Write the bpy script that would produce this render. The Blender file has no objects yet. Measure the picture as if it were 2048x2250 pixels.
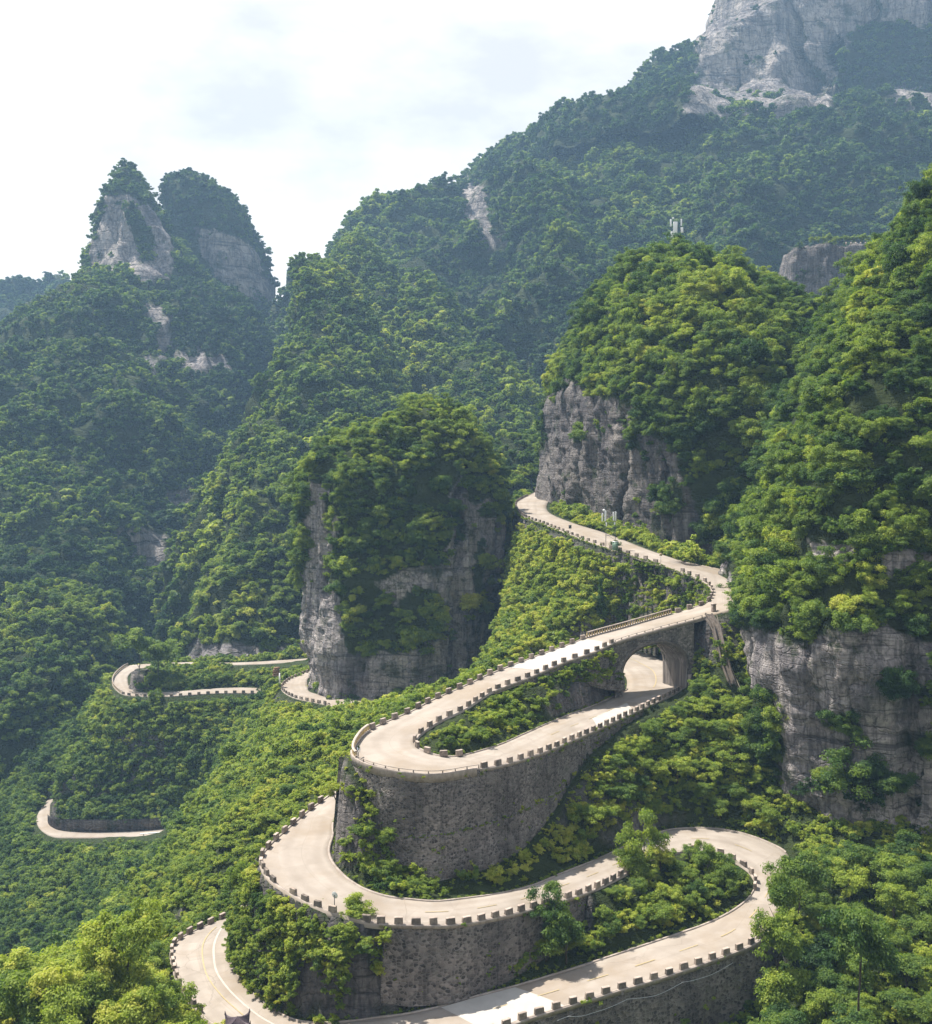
import bpy, math, random
import numpy as np
from mathutils import Vector

# ------------------------------------------------------------------ camera, sky, sun, exposure
scn = bpy.context.scene
COL = scn.collection
F = 2455.4           # focal length in photo pixels (2048 x 2250)
CX, HY = 1024.0, 971.0
cam_d = bpy.data.cameras.new("camera")
cam_d.sensor_fit = 'VERTICAL'
cam_d.sensor_height = 24.0
cam_d.lens = 24.0 * F / 2250.0
cam_d.shift_y = (HY - 1125.0) / 2250.0
cam_d.clip_start = 0.5
cam_d.clip_end = 20000
cam = bpy.data.objects.new("camera", cam_d)
COL.objects.link(cam)
cam.location = (0, 0, 0)
cam.rotation_euler = (math.radians(90), 0, 0)
scn.camera = cam

SUN_AZ = math.radians(-60)    # from +Y, clockwise; the sun stands beyond the scene to the left
SUN_EL = math.radians(62)
sun_dir = Vector((math.sin(SUN_AZ) * math.cos(SUN_EL), math.cos(SUN_AZ) * math.cos(SUN_EL), math.sin(SUN_EL)))
sl = bpy.data.lights.new("sun", 'SUN')
sl.energy = 5.0
sl.angle = math.radians(0.6)
sl.color = (1.0, 0.94, 0.84)
sun = bpy.data.objects.new("sun", sl)
COL.objects.link(sun)
sun.rotation_euler = sun_dir.to_track_quat('Z', 'Y').to_euler()

world = bpy.data.worlds.new("World")
scn.world = world
world.use_nodes = True
nt = world.node_tree
nt.nodes.clear()
W_out = nt.nodes.new("ShaderNodeOutputWorld")
W_bg = nt.nodes.new("ShaderNodeBackground")
W_sky = nt.nodes.new("ShaderNodeTexSky")
W_sky.sky_type = 'NISHITA'
W_sky.sun_disc = False
W_sky.sun_elevation = SUN_EL
W_sky.sun_rotation = SUN_AZ % (2 * math.pi)
W_tc = nt.nodes.new("ShaderNodeTexCoord")
W_map = nt.nodes.new("ShaderNodeMapping")
W_map.inputs['Scale'].default_value = (1.0, 1.0, 2.2)
W_map.inputs['Location'].default_value = (0.37, 0.1, 0.25)
W_n = nt.nodes.new("ShaderNodeTexNoise")
W_n.inputs['Scale'].default_value = 3.4
W_n.inputs['Detail'].default_value = 6
W_n.inputs['Roughness'].default_value = 0.55
W_r = nt.nodes.new("ShaderNodeValToRGB")       # grey undersides -> white cloud
W_r.color_ramp.elements[0].position = 0.36
W_r.color_ramp.elements[0].color = (0.47, 0.468, 0.466, 1)
W_r.color_ramp.elements[1].position = 0.50
W_r.color_ramp.elements[1].color = (0.66, 0.65, 0.64, 1)
W_n2 = nt.nodes.new("ShaderNodeTexNoise")
W_n2.inputs['Scale'].default_value = 1.6
W_n2.inputs['Detail'].default_value = 5
W_sep = nt.nodes.new("ShaderNodeSeparateXYZ")
W_h = nt.nodes.new("ShaderNodeMapRange")       # broken cloud overhead, closed cloud towards the horizon
W_h.inputs['From Min'].default_value = 0.35
W_h.inputs['From Max'].default_value = 0.85
W_h.inputs['To Min'].default_value = 1.0
W_h.inputs['To Max'].default_value = 0.15
W_add = nt.nodes.new("ShaderNodeMath")
W_add.operation = 'MULTIPLY_ADD'
W_add.inputs[1].default_value = 1.0
W_c = nt.nodes.new("ShaderNodeMapRange")
W_c.inputs['From Min'].default_value = 0.55
W_c.inputs['From Max'].default_value = 1.05
W_mul = nt.nodes.new("ShaderNodeVectorMath")
W_mul.operation = 'SCALE'
W_mul.inputs['Scale'].default_value = 0.10
W_mix = nt.nodes.new("ShaderNodeMixRGB")
L = nt.links.new
L(W_tc.outputs['Generated'], W_map.inputs['Vector'])
L(W_map.outputs['Vector'], W_n.inputs['Vector'])
L(W_map.outputs['Vector'], W_n2.inputs['Vector'])
L(W_n.outputs['Fac'], W_r.inputs['Fac'])
L(W_tc.outputs['Generated'], W_sep.inputs['Vector'])
L(W_sep.outputs['Z'], W_h.inputs['Value'])
L(W_n2.outputs['Fac'], W_add.inputs[0])
L(W_h.outputs['Result'], W_add.inputs[2])
L(W_add.outputs['Value'], W_c.inputs['Value'])
L(W_sky.outputs['Color'], W_mul.inputs[0])
L(W_c.outputs['Result'], W_mix.inputs['Fac'])
L(W_mul.outputs['Vector'], W_mix.inputs['Color1'])
L(W_r.outputs['Color'], W_mix.inputs['Color2'])
L(W_mix.outputs['Color'], W_bg.inputs['Color'])
W_bg.inputs['Strength'].default_value = 1.0
L(W_bg.outputs['Background'], W_out.inputs['Surface'])

scn.view_settings.view_transform = 'Standard'
scn.view_settings.look = 'None'
scn.view_settings.exposure = 1.0
scn.view_settings.gamma = 1.0
scn.cycles.max_bounces = 6
scn.cycles.diffuse_bounces = 3
scn.cycles.glossy_bounces = 1
scn.cycles.transmission_bounces = 3
scn.cycles.transparent_max_bounces = 4
scn.cycles.volume_bounces = 0
scn.cycles.use_denoising = True
scn.cycles.sample_clamp_indirect = 4.0
scn.cycles.caustics_reflective = False
scn.cycles.caustics_refractive = False

# ------------------------------------------------------------------ helpers
rng = np.random.default_rng(11)
random.seed(5)
K = 2048.0 / 1835.0            # measured pixels (1835 wide view) -> photo pixels


def P(x, y, d):                 # a photo pixel at a depth -> the place it stands
    return np.array([(x - CX) * d / F, d, (HY - y) * d / F])


def Ph(x, y, h):                # a photo pixel on the level h metres below the camera
    d = h * F / (y - HY)
    return np.array([(x - CX) * d / F, d, -h])


def PD(x, y, d):
    return P(x * K, y * K, d)


def z4(x, y): return (1024 + x / 1.792, 750 + y / 1.792)
def z5(x, y): return (x / 1.792, 1500 + y / 1.792)
def z6(x, y): return (1024 + x / 1.792, 1500 + y / 1.792)
def z3(x, y): return (x / 1.792, 750 + y / 1.792)


def h32(ix, iy, iz, seed):
    with np.errstate(over='ignore'):
        n = (ix.astype(np.uint32) * np.uint32(374761393) + iy.astype(np.uint32) * np.uint32(668265263)
             + iz.astype(np.uint32) * np.uint32(2246822519) + np.uint32((seed * 3266489917) & 0xffffffff))
        n = (n ^ (n >> np.uint32(13))) * np.uint32(1274126177)
        n = (n ^ (n >> np.uint32(16))) * np.uint32(2654435761)
        n = n ^ (n >> np.uint32(15))
    return n.astype(np.float64) / 4294967295.0


def vnoise(p, seed=0):
    p = np.asarray(p, dtype=np.float64)
    i = np.floor(p).astype(np.int64)
    f = p - i
    u = f * f * f * (f * (f * 6 - 15) + 10)
    out = np.zeros(len(p))
    for dx in (0, 1):
        wx = u[:, 0] if dx else 1 - u[:, 0]
        for dy in (0, 1):
            wy = u[:, 1] if dy else 1 - u[:, 1]
            for dz in (0, 1):
                wz = u[:, 2] if dz else 1 - u[:, 2]
                out += wx * wy * wz * h32(i[:, 0] + dx, i[:, 1] + dy, i[:, 2] + dz, seed)
    return out * 2 - 1


def fbm(p, octv=4, seed=0, gain=0.5):
    p = np.asarray(p, dtype=np.float64)
    a, s, out = 1.0, 0.0, np.zeros(len(p))
    for o in range(octv):
        out += a * vnoise(p * 2.0 ** o + 17.3 * o, seed + o)
        s += a
        a *= gain
    return out / s


def ridged(p, octv=3, seed=0):
    a, s, out = 1.0, 0.0, np.zeros(len(p))
    for o in range(octv):
        out += a * (1 - 2 * np.abs(vnoise(p * 2.0 ** o + 7.7 * o, seed + o)))
        s += a
        a *= 0.5
    return out / s


def in_poly(x, y, poly):
    r = np.zeros(len(x), bool)
    n = len(poly)
    j = n - 1
    for i in range(n):
        xi, yi = poly[i]
        xj, yj = poly[j]
        c = ((yi > y) != (yj > y)) & (x < (xj - xi) * (y - yi) / (yj - yi + 1e-12) + xi)
        r ^= c
        j = i
    return r


def proj(p):                    # world -> measured pixels
    y = np.maximum(p[:, 1], 1e-3)
    return (CX + F * p[:, 0] / y) / K, (HY - F * p[:, 2] / y) / K


def mesh(name, v, faces, mat=None, parent=None, smooth=False, uv=None, attrs=None, link=True):
    """One mesh object. faces: (n,k) int array or a list of such arrays."""
    me = bpy.data.meshes.new(name)
    v = np.asarray(v, dtype=np.float32)
    if not isinstance(faces, (list, tuple)):
        faces = [faces]
    faces = [np.asarray(f, dtype=np.int32) for f in faces if len(f)]
    nl = sum(f.size for f in faces)
    npoly = sum(len(f) for f in faces)
    me.vertices.add(len(v))
    me.vertices.foreach_set("co", v.ravel())
    me.loops.add(nl)
    li = np.concatenate([f.ravel() for f in faces])
    me.loops.foreach_set("vertex_index", li)
    me.polygons.add(npoly)
    st, acc = [], 0
    for f in faces:
        k = f.shape[1]
        st.append(acc + np.arange(len(f), dtype=np.int32) * k)
        acc += f.size
    me.polygons.foreach_set("loop_start", np.concatenate(st))
    if smooth:
        me.polygons.foreach_set("use_smooth", np.ones(npoly, bool))
    if uv is not None:
        ul = me.uv_layers.new(name="UVMap")
        ul.data.foreach_set("uv", np.asarray(uv, dtype=np.float32)[li].ravel())
    if attrs:
        for k, a in attrs.items():
            at = me.attributes.new(k, 'FLOAT', 'POINT')
            at.data.foreach_set("value", np.asarray(a, dtype=np.float32))
    me.update()
    me.validate()
    if mat:
        me.materials.append(mat)
    o = bpy.data.objects.new(name, me)
    if link:
        COL.objects.link(o)
    if parent is not None:
        o.parent = parent
    return o


def tag(o, label, cat, group=None, kind=None):
    o['label'] = label
    o['category'] = cat
    if group:
        o['group'] = group
    if kind:
        o['kind'] = kind
    return o


def empty(name, loc, rz=0.0):
    o = bpy.data.objects.new(name, None)
    o.empty_display_size = 0.2
    o.location = loc
    o.rotation_euler = (0, 0, rz)
    COL.objects.link(o)
    return o


def grid_faces(n, m, wrap=False):
    """quads of an n x m vertex grid (row-major); wrap closes the columns."""
    i = np.arange(n - 1)[:, None]
    j = np.arange(m if wrap else m - 1)[None, :]
    j2 = (j + 1) % m
    a = i * m + j
    b = i * m + j2
    c = (i + 1) * m + j2
    d = (i + 1) * m + j
    return np.stack([a, b, c, d], -1).reshape(-1, 4)


class MB:                       # gathers boxes and tubes into one mesh
    def __init__(s):
        s.v, s.f, s.n = [], [], 0

    def add(s, v, f):
        v = np.asarray(v, float)
        s.v.append(v)
        s.f.append(np.asarray(f) + s.n)
        s.n += len(v)

    def box(s, c, size, rz=0.0, top=1.0):
        x, y, z = np.array(size) / 2.0
        v = np.array([(a * x, b * y, -z) for a, b in ((-1, -1), (1, -1), (1, 1), (-1, 1))]
                     + [(a * x * top, b * y * top, z) for a, b in ((-1, -1), (1, -1), (1, 1), (-1, 1))])
        cr, sr = math.cos(rz), math.sin(rz)
        v = np.stack([v[:, 0] * cr - v[:, 1] * sr, v[:, 0] * sr + v[:, 1] * cr, v[:, 2]], 1) + np.array(c)
        s.add(v, np.array([(3, 2, 1, 0), (4, 5, 6, 7), (0, 1, 5, 4), (1, 2, 6, 5), (2, 3, 7, 6), (3, 0, 4, 7)]))

    def tube(s, pts, radii, k=7):
        pts = np.asarray(pts, float)
        n = len(pts)
        t = np.gradient(pts, axis=0)
        t /= np.linalg.norm(t, axis=1)[:, None] + 1e-9
        ref = np.array([0.31, 0.95, 0.05])
        a = np.cross(t, ref)
        a /= np.linalg.norm(a, axis=1)[:, None] + 1e-9
        b = np.cross(t, a)
        an = np.arange(k) * 2 * math.pi / k
        r = np.asarray(radii, float).reshape(-1, 1, 1) * np.ones((n, 1, 1))
        v = pts[:, None, :] + r * (np.cos(an)[None, :, None] * a[:, None, :] + np.sin(an)[None, :, None] * b[:, None, :])
        v = np.concatenate([v.reshape(-1, 3), pts[[0, -1]]])
        s.add(v, grid_faces(n, k, True))
        j = np.arange(k)
        base = s.n - len(v)
        q = np.stack([np.full(k, n * k), (j + 1) % k, j, j], 1)
        q2 = np.stack([np.full(k, n * k + 1), (n - 1) * k + j, (n - 1) * k + (j + 1) % k, (n - 1) * k + (j + 1) % k], 1)
        s.tri = getattr(s, 'tri', [])
        s.tri.append(q[:, :3] + base)
        s.tri.append(q2[:, :3] + base)

    def build(s, name, mat, parent=None, smooth=False, **kw):
        fs = [np.concatenate(s.f)] + ([np.concatenate(s.tri)] if getattr(s, 'tri', None) else [])
        return mesh(name, np.concatenate(s.v), fs, mat, parent, smooth, **kw)


def bevel(o, w, seg=1):
    m = o.modifiers.new("bevel", 'BEVEL')
    m.width = w
    m.segments = seg
    m.limit_method = 'ANGLE'
    return o


# ------------------------------------------------------------------ materials
def new_mat(name):
    m = bpy.data.materials.new(name)
    m.use_nodes = True
    t = m.node_tree
    t.nodes.clear()
    out = t.nodes.new("ShaderNodeOutputMaterial")
    return m, t, out


class NB:                       # short node builder
    def __init__(s, tree):
        s.t = tree

    def n(s, kind, ins=None, **props):
        nd = s.t.nodes.new("ShaderNode" + kind)
        for k, v in props.items():
            setattr(nd, k, v)
        for k, v in (ins or {}).items():
            if hasattr(v, 'default_value') or hasattr(v, 'is_linked'):
                s.t.links.new(v, nd.inputs[k])
            else:
                nd.inputs[k].default_value = v
        return nd

    def noise(s, vec, scale, detail=4, rough=0.55, dist=0.0):
        nd = s.n("TexNoise", {'Scale': scale, 'Detail': detail, 'Roughness': rough, 'Distortion': dist})
        s.t.links.new(vec, nd.inputs['Vector'])
        return nd.outputs['Fac']

    def mapping(s, vec, scale):
        nd = s.n("Mapping")
        nd.inputs['Scale'].default_value = scale
        s.t.links.new(vec, nd.inputs['Vector'])
        return nd.outputs['Vector']

    def ramp(s, fac, stops):
        nd = s.n("ValToRGB")
        cr = nd.color_ramp
        while len(cr.elements) < len(stops):
            cr.elements.new(0.5)
        for e, (p, c) in zip(cr.elements, stops):
            e.position = p
            e.color = (*c, 1) if len(c) == 3 else c
        s.t.links.new(fac, nd.inputs['Fac'])
        return nd.outputs['Color']

    def mix(s, fac, a, b, mode='MIX'):
        nd = s.n("MixRGB", blend_type=mode)
        for k, v in (('Fac', fac), ('Color1', a), ('Color2', b)):
            if isinstance(v, (int, float)):
                nd.inputs[k].default_value = v
            elif isinstance(v, tuple):
                nd.inputs[k].default_value = (*v, 1)
            else:
                s.t.links.new(v, nd.inputs[k])
        return nd.outputs['Color']

    def math(s, op, a, b=0.0, clamp=False):
        nd = s.n("Math", operation=op, use_clamp=clamp)
        for k, v in ((0, a), (1, b)):
            if isinstance(v, (int, float)):
                nd.inputs[k].default_value = v
            else:
                s.t.links.new(v, nd.inputs[k])
        return nd.outputs['Value']

    def bump(s, height, strength=0.5, dist=0.2):
        nd = s.n("Bump", {'Strength': strength, 'Distance': dist})
        s.t.links.new(height, nd.inputs['Height'])
        return nd.outputs['Normal']

    def bsdf(s, color, out, rough=0.9, normal=None, spec=0.2):
        nd = s.n("BsdfPrincipled", {'Roughness': rough, 'Specular IOR Level': spec})
        if isinstance(color, tuple):
            nd.inputs['Base Color'].default_value = (*color, 1)
        else:
            s.t.links.new(color, nd.inputs['Base Color'])
        if normal is not None:
            s.t.links.new(normal, nd.inputs['Normal'])
        s.t.links.new(nd.outputs['BSDF'], out.inputs['Surface'])
        return nd


def rock_material(name, scale=1.0, warm=0.0, light=1.0):
    """Limestone: bedding planes, vertical water streaks, pale scars; soil and moss where the mesh says so."""
    m, t, out = new_mat(name)
    b = NB(t)
    pos = b.n("NewGeometry").outputs['Position']
    big = b.noise(b.mapping(pos, (1, 1, 0.45)), 0.07 * scale, 6, 0.65)
    vert = b.noise(b.mapping(pos, (0.55 * scale, 0.55 * scale, 0.05 * scale)), 1.0, 6, 0.62, 0.3)
    str2 = b.noise(b.mapping(pos, (1.5 * scale, 1.5 * scale, 0.07 * scale)), 1.0, 4, 0.6)
    bed = b.noise(b.mapping(pos, (0.035 * scale, 0.035 * scale, 0.75 * scale)), 1.0, 6, 0.68, 0.6)
    blocky = b.n("TexVoronoi", {'Scale': 1.0}, feature='DISTANCE_TO_EDGE')
    wp = b.n("VectorMath", operation='ADD')
    wn = b.n("TexNoise", {'Scale': 0.35 * scale, 'Detail': 4})
    t.links.new(pos, wn.inputs['Vector'])
    t.links.new(b.mapping(pos, (0.22 * scale, 0.22 * scale, 0.38 * scale)), wp.inputs[0])
    t.links.new(wn.outputs['Color'], wp.inputs[1])
    t.links.new(wp.outputs[0], blocky.inputs['Vector'])
    joint = b.ramp(blocky.outputs['Distance'], [(0.0, (1, 1, 1)), (0.05, (0, 0, 0))])
    fine = b.noise(pos, 1.4 * scale, 6, 0.7)
    base = b.ramp(vert, [(0.28, (0.085 * light, 0.078 * light, 0.086 * light)), (0.45, (0.20 * light, 0.182 * light, 0.186 * light)),
                         (0.60, (0.33 * light, 0.300 * light, 0.295 * light)), (0.72, (0.52 * light, 0.475 * light, 0.45 * light))])
    col = b.mix(b.ramp(big, [(0.44, (0, 0, 0)), (0.60, (0.8, 0.8, 0.8))]), base, b.mix(0.7, base, (0.50 * light, 0.445 * light, 0.395 * light)))
    col = b.mix(b.ramp(big, [(0.34, (0.7, 0.7, 0.7)), (0.45, (0, 0, 0))]), col, b.mix(0.65, col, (0.055, 0.052, 0.060)))
    col = b.mix(b.ramp(str2, [(0.40, (0.75, 0.75, 0.75)), (0.52, (0, 0, 0))]), col, b.mix(0.65, col, (0.045, 0.043, 0.050)))
    col = b.mix(b.ramp(bed, [(0.36, (1, 1, 1)), (0.44, (0, 0, 0))]), col, b.mix(0.7, col, (0.035, 0.034, 0.036)))
    col = b.mix(b.math('MULTIPLY', joint, 0.30), col, (0.03, 0.029, 0.03))
    col = b.mix(b.ramp(fine, [(0.3, (0.75, 0.75, 0.75)), (0.62, (0, 0, 0))]), col, b.mix(0.6, col, (0.04, 0.038, 0.042)))
    moss = b.noise(pos, 0.16 * scale, 6, 0.7)
    col = b.mix(b.ramp(moss, [(0.55, (0, 0, 0)), (0.63, (0.8, 0.8, 0.8))]), col, (0.035, 0.048, 0.018))
    soil = b.mix(b.noise(pos, 0.6 * scale, 4), (0.020, 0.032, 0.010), (0.05, 0.068, 0.02))
    at = b.n("Attribute", attribute_name="rock").outputs['Fac']
    col = b.mix(at, soil, col)
    hgt = b.math('SUBTRACT', b.math('ADD', b.math('MULTIPLY', vert, 0.9), b.math('ADD', b.math('MULTIPLY', bed, 1.2), b.math('MULTIPLY', fine, 0.6))), b.math('MULTIPLY', joint, 0.3))
    b.bsdf(col, out, 0.92, b.bump(hgt, 1.0, 1.3 / scale))
    return m


def leaf_material(name, hue=0.0):
    """Foliage; 'tint' (on the tree) runs from deep green to yellow-green, 'leaf' varies leaf by leaf."""
    m, t, out = new_mat(name)
    b = NB(t)
    tint = b.n("Attribute", attribute_name="tint", attribute_type='INSTANCER').outputs['Fac']
    leaf = b.n("Attribute", attribute_name="leaf").outputs['Fac']
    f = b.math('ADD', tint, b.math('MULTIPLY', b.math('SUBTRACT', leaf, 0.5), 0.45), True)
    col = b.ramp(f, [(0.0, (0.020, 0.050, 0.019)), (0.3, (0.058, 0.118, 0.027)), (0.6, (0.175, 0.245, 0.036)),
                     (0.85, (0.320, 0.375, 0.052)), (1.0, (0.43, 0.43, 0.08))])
    d = b.n("BsdfPrincipled", {'Roughness': 0.62, 'Specular IOR Level': 0.25})
    t.links.new(col, d.inputs['Base Color'])
    tr = b.n("BsdfTranslucent")
    t.links.new(b.mix(1.0, col, (1.25, 1.35, 0.55), 'MULTIPLY'), tr.inputs['Color'])
    mx = b.n("MixShader", {'Fac': 0.42})
    t.links.new(d.outputs['BSDF'], mx.inputs[1])
    t.links.new(tr.outputs['BSDF'], mx.inputs[2])
    t.links.new(mx.outputs['Shader'], out.inputs['Surface'])
    return m


def bark_material():
    m, t, out = new_mat("bark")
    b = NB(t)
    pos = b.n("NewGeometry").outputs['Position']
    n = b.noise(b.mapping(pos, (6, 6, 1.2)), 1.0, 4)
    b.bsdf(b.ramp(n, [(0.3, (0.035, 0.028, 0.02)), (0.7, (0.13, 0.105, 0.08))]), out, 0.9, b.bump(n, 0.5, 0.05))
    return m


def road_material():
    """Old concrete slabs: joints every five metres and along the middle, cracks, stains and darker tyre lanes."""
    m, t, out = new_mat("concrete_road")
    b = NB(t)
    uv = b.n("TexCoord").outputs['UV']
    pos = b.n("NewGeometry").outputs['Position']
    sep = b.n("SeparateXYZ")
    t.links.new(uv, sep.inputs[0])
    u, v = sep.outputs['X'], sep.outputs['Y']
    slab = b.n("TexWhiteNoise", noise_dimensions='2D')
    cmb = b.n("CombineXYZ")
    t.links.new(b.math('FLOOR', b.math('DIVIDE', u, 5.0)), cmb.inputs[0])
    t.links.new(b.math('FLOOR', b.math('DIVIDE', v, 3.5)), cmb.inputs[1])
    t.links.new(cmb.outputs[0], slab.inputs['Vector'])
    st = b.noise(pos, 0.22, 6, 0.62)
    fine = b.noise(pos, 2.2, 4, 0.6)
    col = b.ramp(st, [(0.3, (0.215, 0.185, 0.155)), (0.5, (0.30, 0.263, 0.228)), (0.7, (0.37, 0.327, 0.287))])
    col = b.mix(0.35, col, b.ramp(slab.outputs['Value'], [(0.0, (0.27, 0.23, 0.19)), (1.0, (0.41, 0.355, 0.305))]))
    col = b.mix(b.math('MULTIPLY', fine, 0.3), col, (0.29, 0.245, 0.205))
    edge = b.ramp(b.math('PINGPONG', u, 2.5), [(0.0, (1, 1, 1)), (0.022, (0, 0, 0))])
    mid = b.ramp(b.math('ABSOLUTE', b.math('SUBTRACT', v, 3.9)), [(0.0, (1, 1, 1)), (0.045, (0, 0, 0))])
    col = b.mix(b.math('MULTIPLY', edge, 0.7), col, (0.20, 0.17, 0.14))
    col = b.mix(b.math('MULTIPLY', mid, 0.6), col, (0.20, 0.17, 0.14))
    vor = b.n("TexVoronoi", {'Scale': 0.13}, feature='DISTANCE_TO_EDGE')
    dis = b.n("VectorMath", operation='ADD')
    t.links.new(pos, dis.inputs[0])
    nn = b.n("TexNoise", {'Scale': 0.8, 'Detail': 3})
    t.links.new(pos, nn.inputs['Vector'])
    t.links.new(nn.outputs['Color'], dis.inputs[1])
    t.links.new(dis.outputs[0], vor.inputs['Vector'])
    crack = b.ramp(vor.outputs['Distance'], [(0.0, (1, 1, 1)), (0.012, (0, 0, 0))])
    gate = b.ramp(b.noise(pos, 0.05, 2), [(0.5, (0, 0, 0)), (0.6, (0.6, 0.6, 0.6))])
    col = b.mix(b.mix(1.0, crack, gate, 'MULTIPLY'), col, (0.19, 0.16, 0.135))
    dirt = b.ramp(b.noise(pos, 0.09, 5, 0.65), [(0.47, (0, 0, 0)), (0.64, (0.75, 0.75, 0.75))])
    lane = b.ramp(b.math('ABSOLUTE', b.math('SUBTRACT', b.math('PINGPONG', v, 3.9), 1.9)), [(0.25, (0.30, 0.30, 0.30)), (0.85, (0, 0, 0))])
    col = b.mix(lane, col, b.mix(0.8, col, (0.20, 0.165, 0.135)))
    col = b.mix(dirt, col, (0.25, 0.20, 0.15))
    b.bsdf(col, out, 0.88, b.bump(fine, 0.2, 0.03))
    return m


def masonry_material(name, scale=1.6, light=1.0):
    """Rubble stone in pale mortar with soot, streaks and moss."""
    m, t, out = new_mat(name)
    b = NB(t)
    uv = b.n("TexCoord").outputs['UV']
    pos = b.n("NewGeometry").outputs['Position']
    mp = b.mapping(uv, (scale, scale * 1.35, 1))
    dis = b.n("VectorMath", operation='ADD')
    nn = b.n("TexNoise", {'Scale': 1.6, 'Detail': 2})
    sc = b.n("VectorMath", operation='SCALE')
    sc.inputs['Scale'].default_value = 0.35
    t.links.new(mp, nn.inputs['Vector'])
    t.links.new(nn.outputs['Color'], sc.inputs[0])
    t.links.new(mp, dis.inputs[0])
    t.links.new(sc.outputs[0], dis.inputs[1])
    ve = b.n("TexVoronoi", {'Scale': 1.0, 'Randomness': 0.85}, feature='DISTANCE_TO_EDGE')
    vc = b.n("TexVoronoi", {'Scale': 1.0, 'Randomness': 0.85})
    t.links.new(dis.outputs[0], ve.inputs['Vector'])
    t.links.new(dis.outputs[0], vc.inputs['Vector'])
    sp = b.n("SeparateColor")
    t.links.new(vc.outputs['Color'], sp.inputs[0])
    stone = b.ramp(sp.outputs[0], [(0.0, (0.042 * light, 0.037 * light, 0.035 * light)), (0.5, (0.115 * light, 0.10 * light, 0.092 * light)), (1.0, (0.245 * light, 0.213 * light, 0.197 * light))])
    mortar = b.ramp(ve.outputs['Distance'], [(0.05, (1, 1, 1)), (0.13, (0, 0, 0))])
    col = b.mix(b.math('MULTIPLY', mortar, 0.75), stone, (0.25, 0.225, 0.205))
    su = b.n("SeparateXYZ")
    t.links.new(uv, su.inputs[0])
    seam = b.ramp(b.math('ADD', b.math('PINGPONG', su.outputs['X'], 7.5), b.math('MULTIPLY', b.noise(pos, 0.8, 3), 0.25)), [(0.10, (0.9, 0.9, 0.9)), (0.19, (0, 0, 0))])
    col = b.mix(seam, col, (0.02, 0.019, 0.018))
    wet = b.noise(b.mapping(uv, (0.9, 0.06, 1)), 1.0, 4, 0.6)
    col = b.mix(b.ramp(wet, [(0.34, (0.5, 0.5, 0.5)), (0.46, (0, 0, 0))]), col, b.mix(0.7, col, (0.025, 0.024, 0.024)))
    soot = b.noise(b.mapping(uv, (0.16, 0.05, 1)), 1.0, 5, 0.65)
    col = b.mix(b.ramp(soot, [(0.40, (0.72, 0.72, 0.72)), (0.62, (0, 0, 0))]), col, b.mix(0.7, col, (0.035, 0.032, 0.032)))
    patch = b.noise(pos, 0.25, 5, 0.7)
    col = b.mix(b.ramp(patch, [(0.54, (0, 0, 0)), (0.66, (0.55, 0.55, 0.55))]), col, (0.25, 0.222, 0.205))
    moss = b.noise(pos, 0.5, 5, 0.7)
    col = b.mix(b.ramp(moss, [(0.62, (0, 0, 0)), (0.70, (0.8, 0.8, 0.8))]), col, (0.045, 0.06, 0.02))
    h = b.math('ADD', b.math('MULTIPLY', b.math('MINIMUM', ve.outputs['Distance'], 0.22), 3.0), b.math('MULTIPLY', b.noise(pos, 3.0, 4), 0.35))
    b.bsdf(col, out, 0.93, b.bump(h, 0.8, 0.16))
    return m


def simple_mat(name, c1, c2, scale=2.0, rough=0.85, metal=0.0, bump=0.15, stains=0.0, vary=0.0):
    m, t, out = new_mat(name)
    b = NB(t)
    pos = b.n("NewGeometry").outputs['Position']
    n = b.noise(pos, scale, 5, 0.65)
    col = b.ramp(n, [(0.3, c1), (0.7, c2)])
    if vary:
        rnd = b.n("ObjectInfo").outputs['Random']
        col = b.mix(1.0, col, b.ramp(rnd, [(0.0, (1 - vary, 1 - vary, 1 - vary)), (1.0, (1 + vary, 1 + vary * 0.92, 1 + vary * 0.85))]), 'MULTIPLY')
    if stains:
        s = b.noise(b.mapping(pos, (1.3, 1.3, 0.5)), 1.0, 5, 0.7)
        col = b.mix(b.ramp(s, [(0.45, (0, 0, 0)), (0.65, (stains,) * 3)]), col, b.mix(0.7, col, (0.05, 0.045, 0.04)))
    nd = b.bsdf(col, out, rough, b.bump(n, bump, 0.08))
    nd.inputs['Metallic'].default_value = metal
    return m


M_ROCK = rock_material("limestone_cliff", 1.0, light=0.68)
M_ROCKFAR = rock_material("far_limestone", 0.30, light=1.25)
M_ROCKP = rock_material("pale_limestone", 1.1, light=1.3)
M_TERR = rock_material("hillside_ground", 1.5, light=0.6)
M_LEAF = leaf_material("leaves")
M_BARK = bark_material()
M_ROAD = road_material()
M_WALL = masonry_material("rubble_masonry", 2.0, 1.2)
M_WALL2 = masonry_material("bastion_masonry", 2.5, 1.25)
M_ASH = masonry_material("arch_masonry", 2.0, 1.8)
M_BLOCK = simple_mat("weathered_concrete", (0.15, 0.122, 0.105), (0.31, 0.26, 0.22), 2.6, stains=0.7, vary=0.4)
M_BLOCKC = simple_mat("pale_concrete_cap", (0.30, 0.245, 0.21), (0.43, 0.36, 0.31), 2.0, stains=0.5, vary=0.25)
M_KERB = simple_mat("kerb_concrete", (0.26, 0.215, 0.185), (0.42, 0.36, 0.31), 1.4, stains=0.4)
M_SLAB = simple_mat("new_concrete", (0.38, 0.355, 0.32), (0.45, 0.42, 0.38), 0.6, bump=0.05)
M_YEL = simple_mat("worn_yellow_paint", (0.36, 0.275, 0.13), (0.40, 0.33, 0.21), 1.6, bump=0.03)
M_WHT = simple_mat("worn_white_paint", (0.36, 0.32, 0.28), (0.45, 0.41, 0.365), 1.6, bump=0.03)
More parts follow.
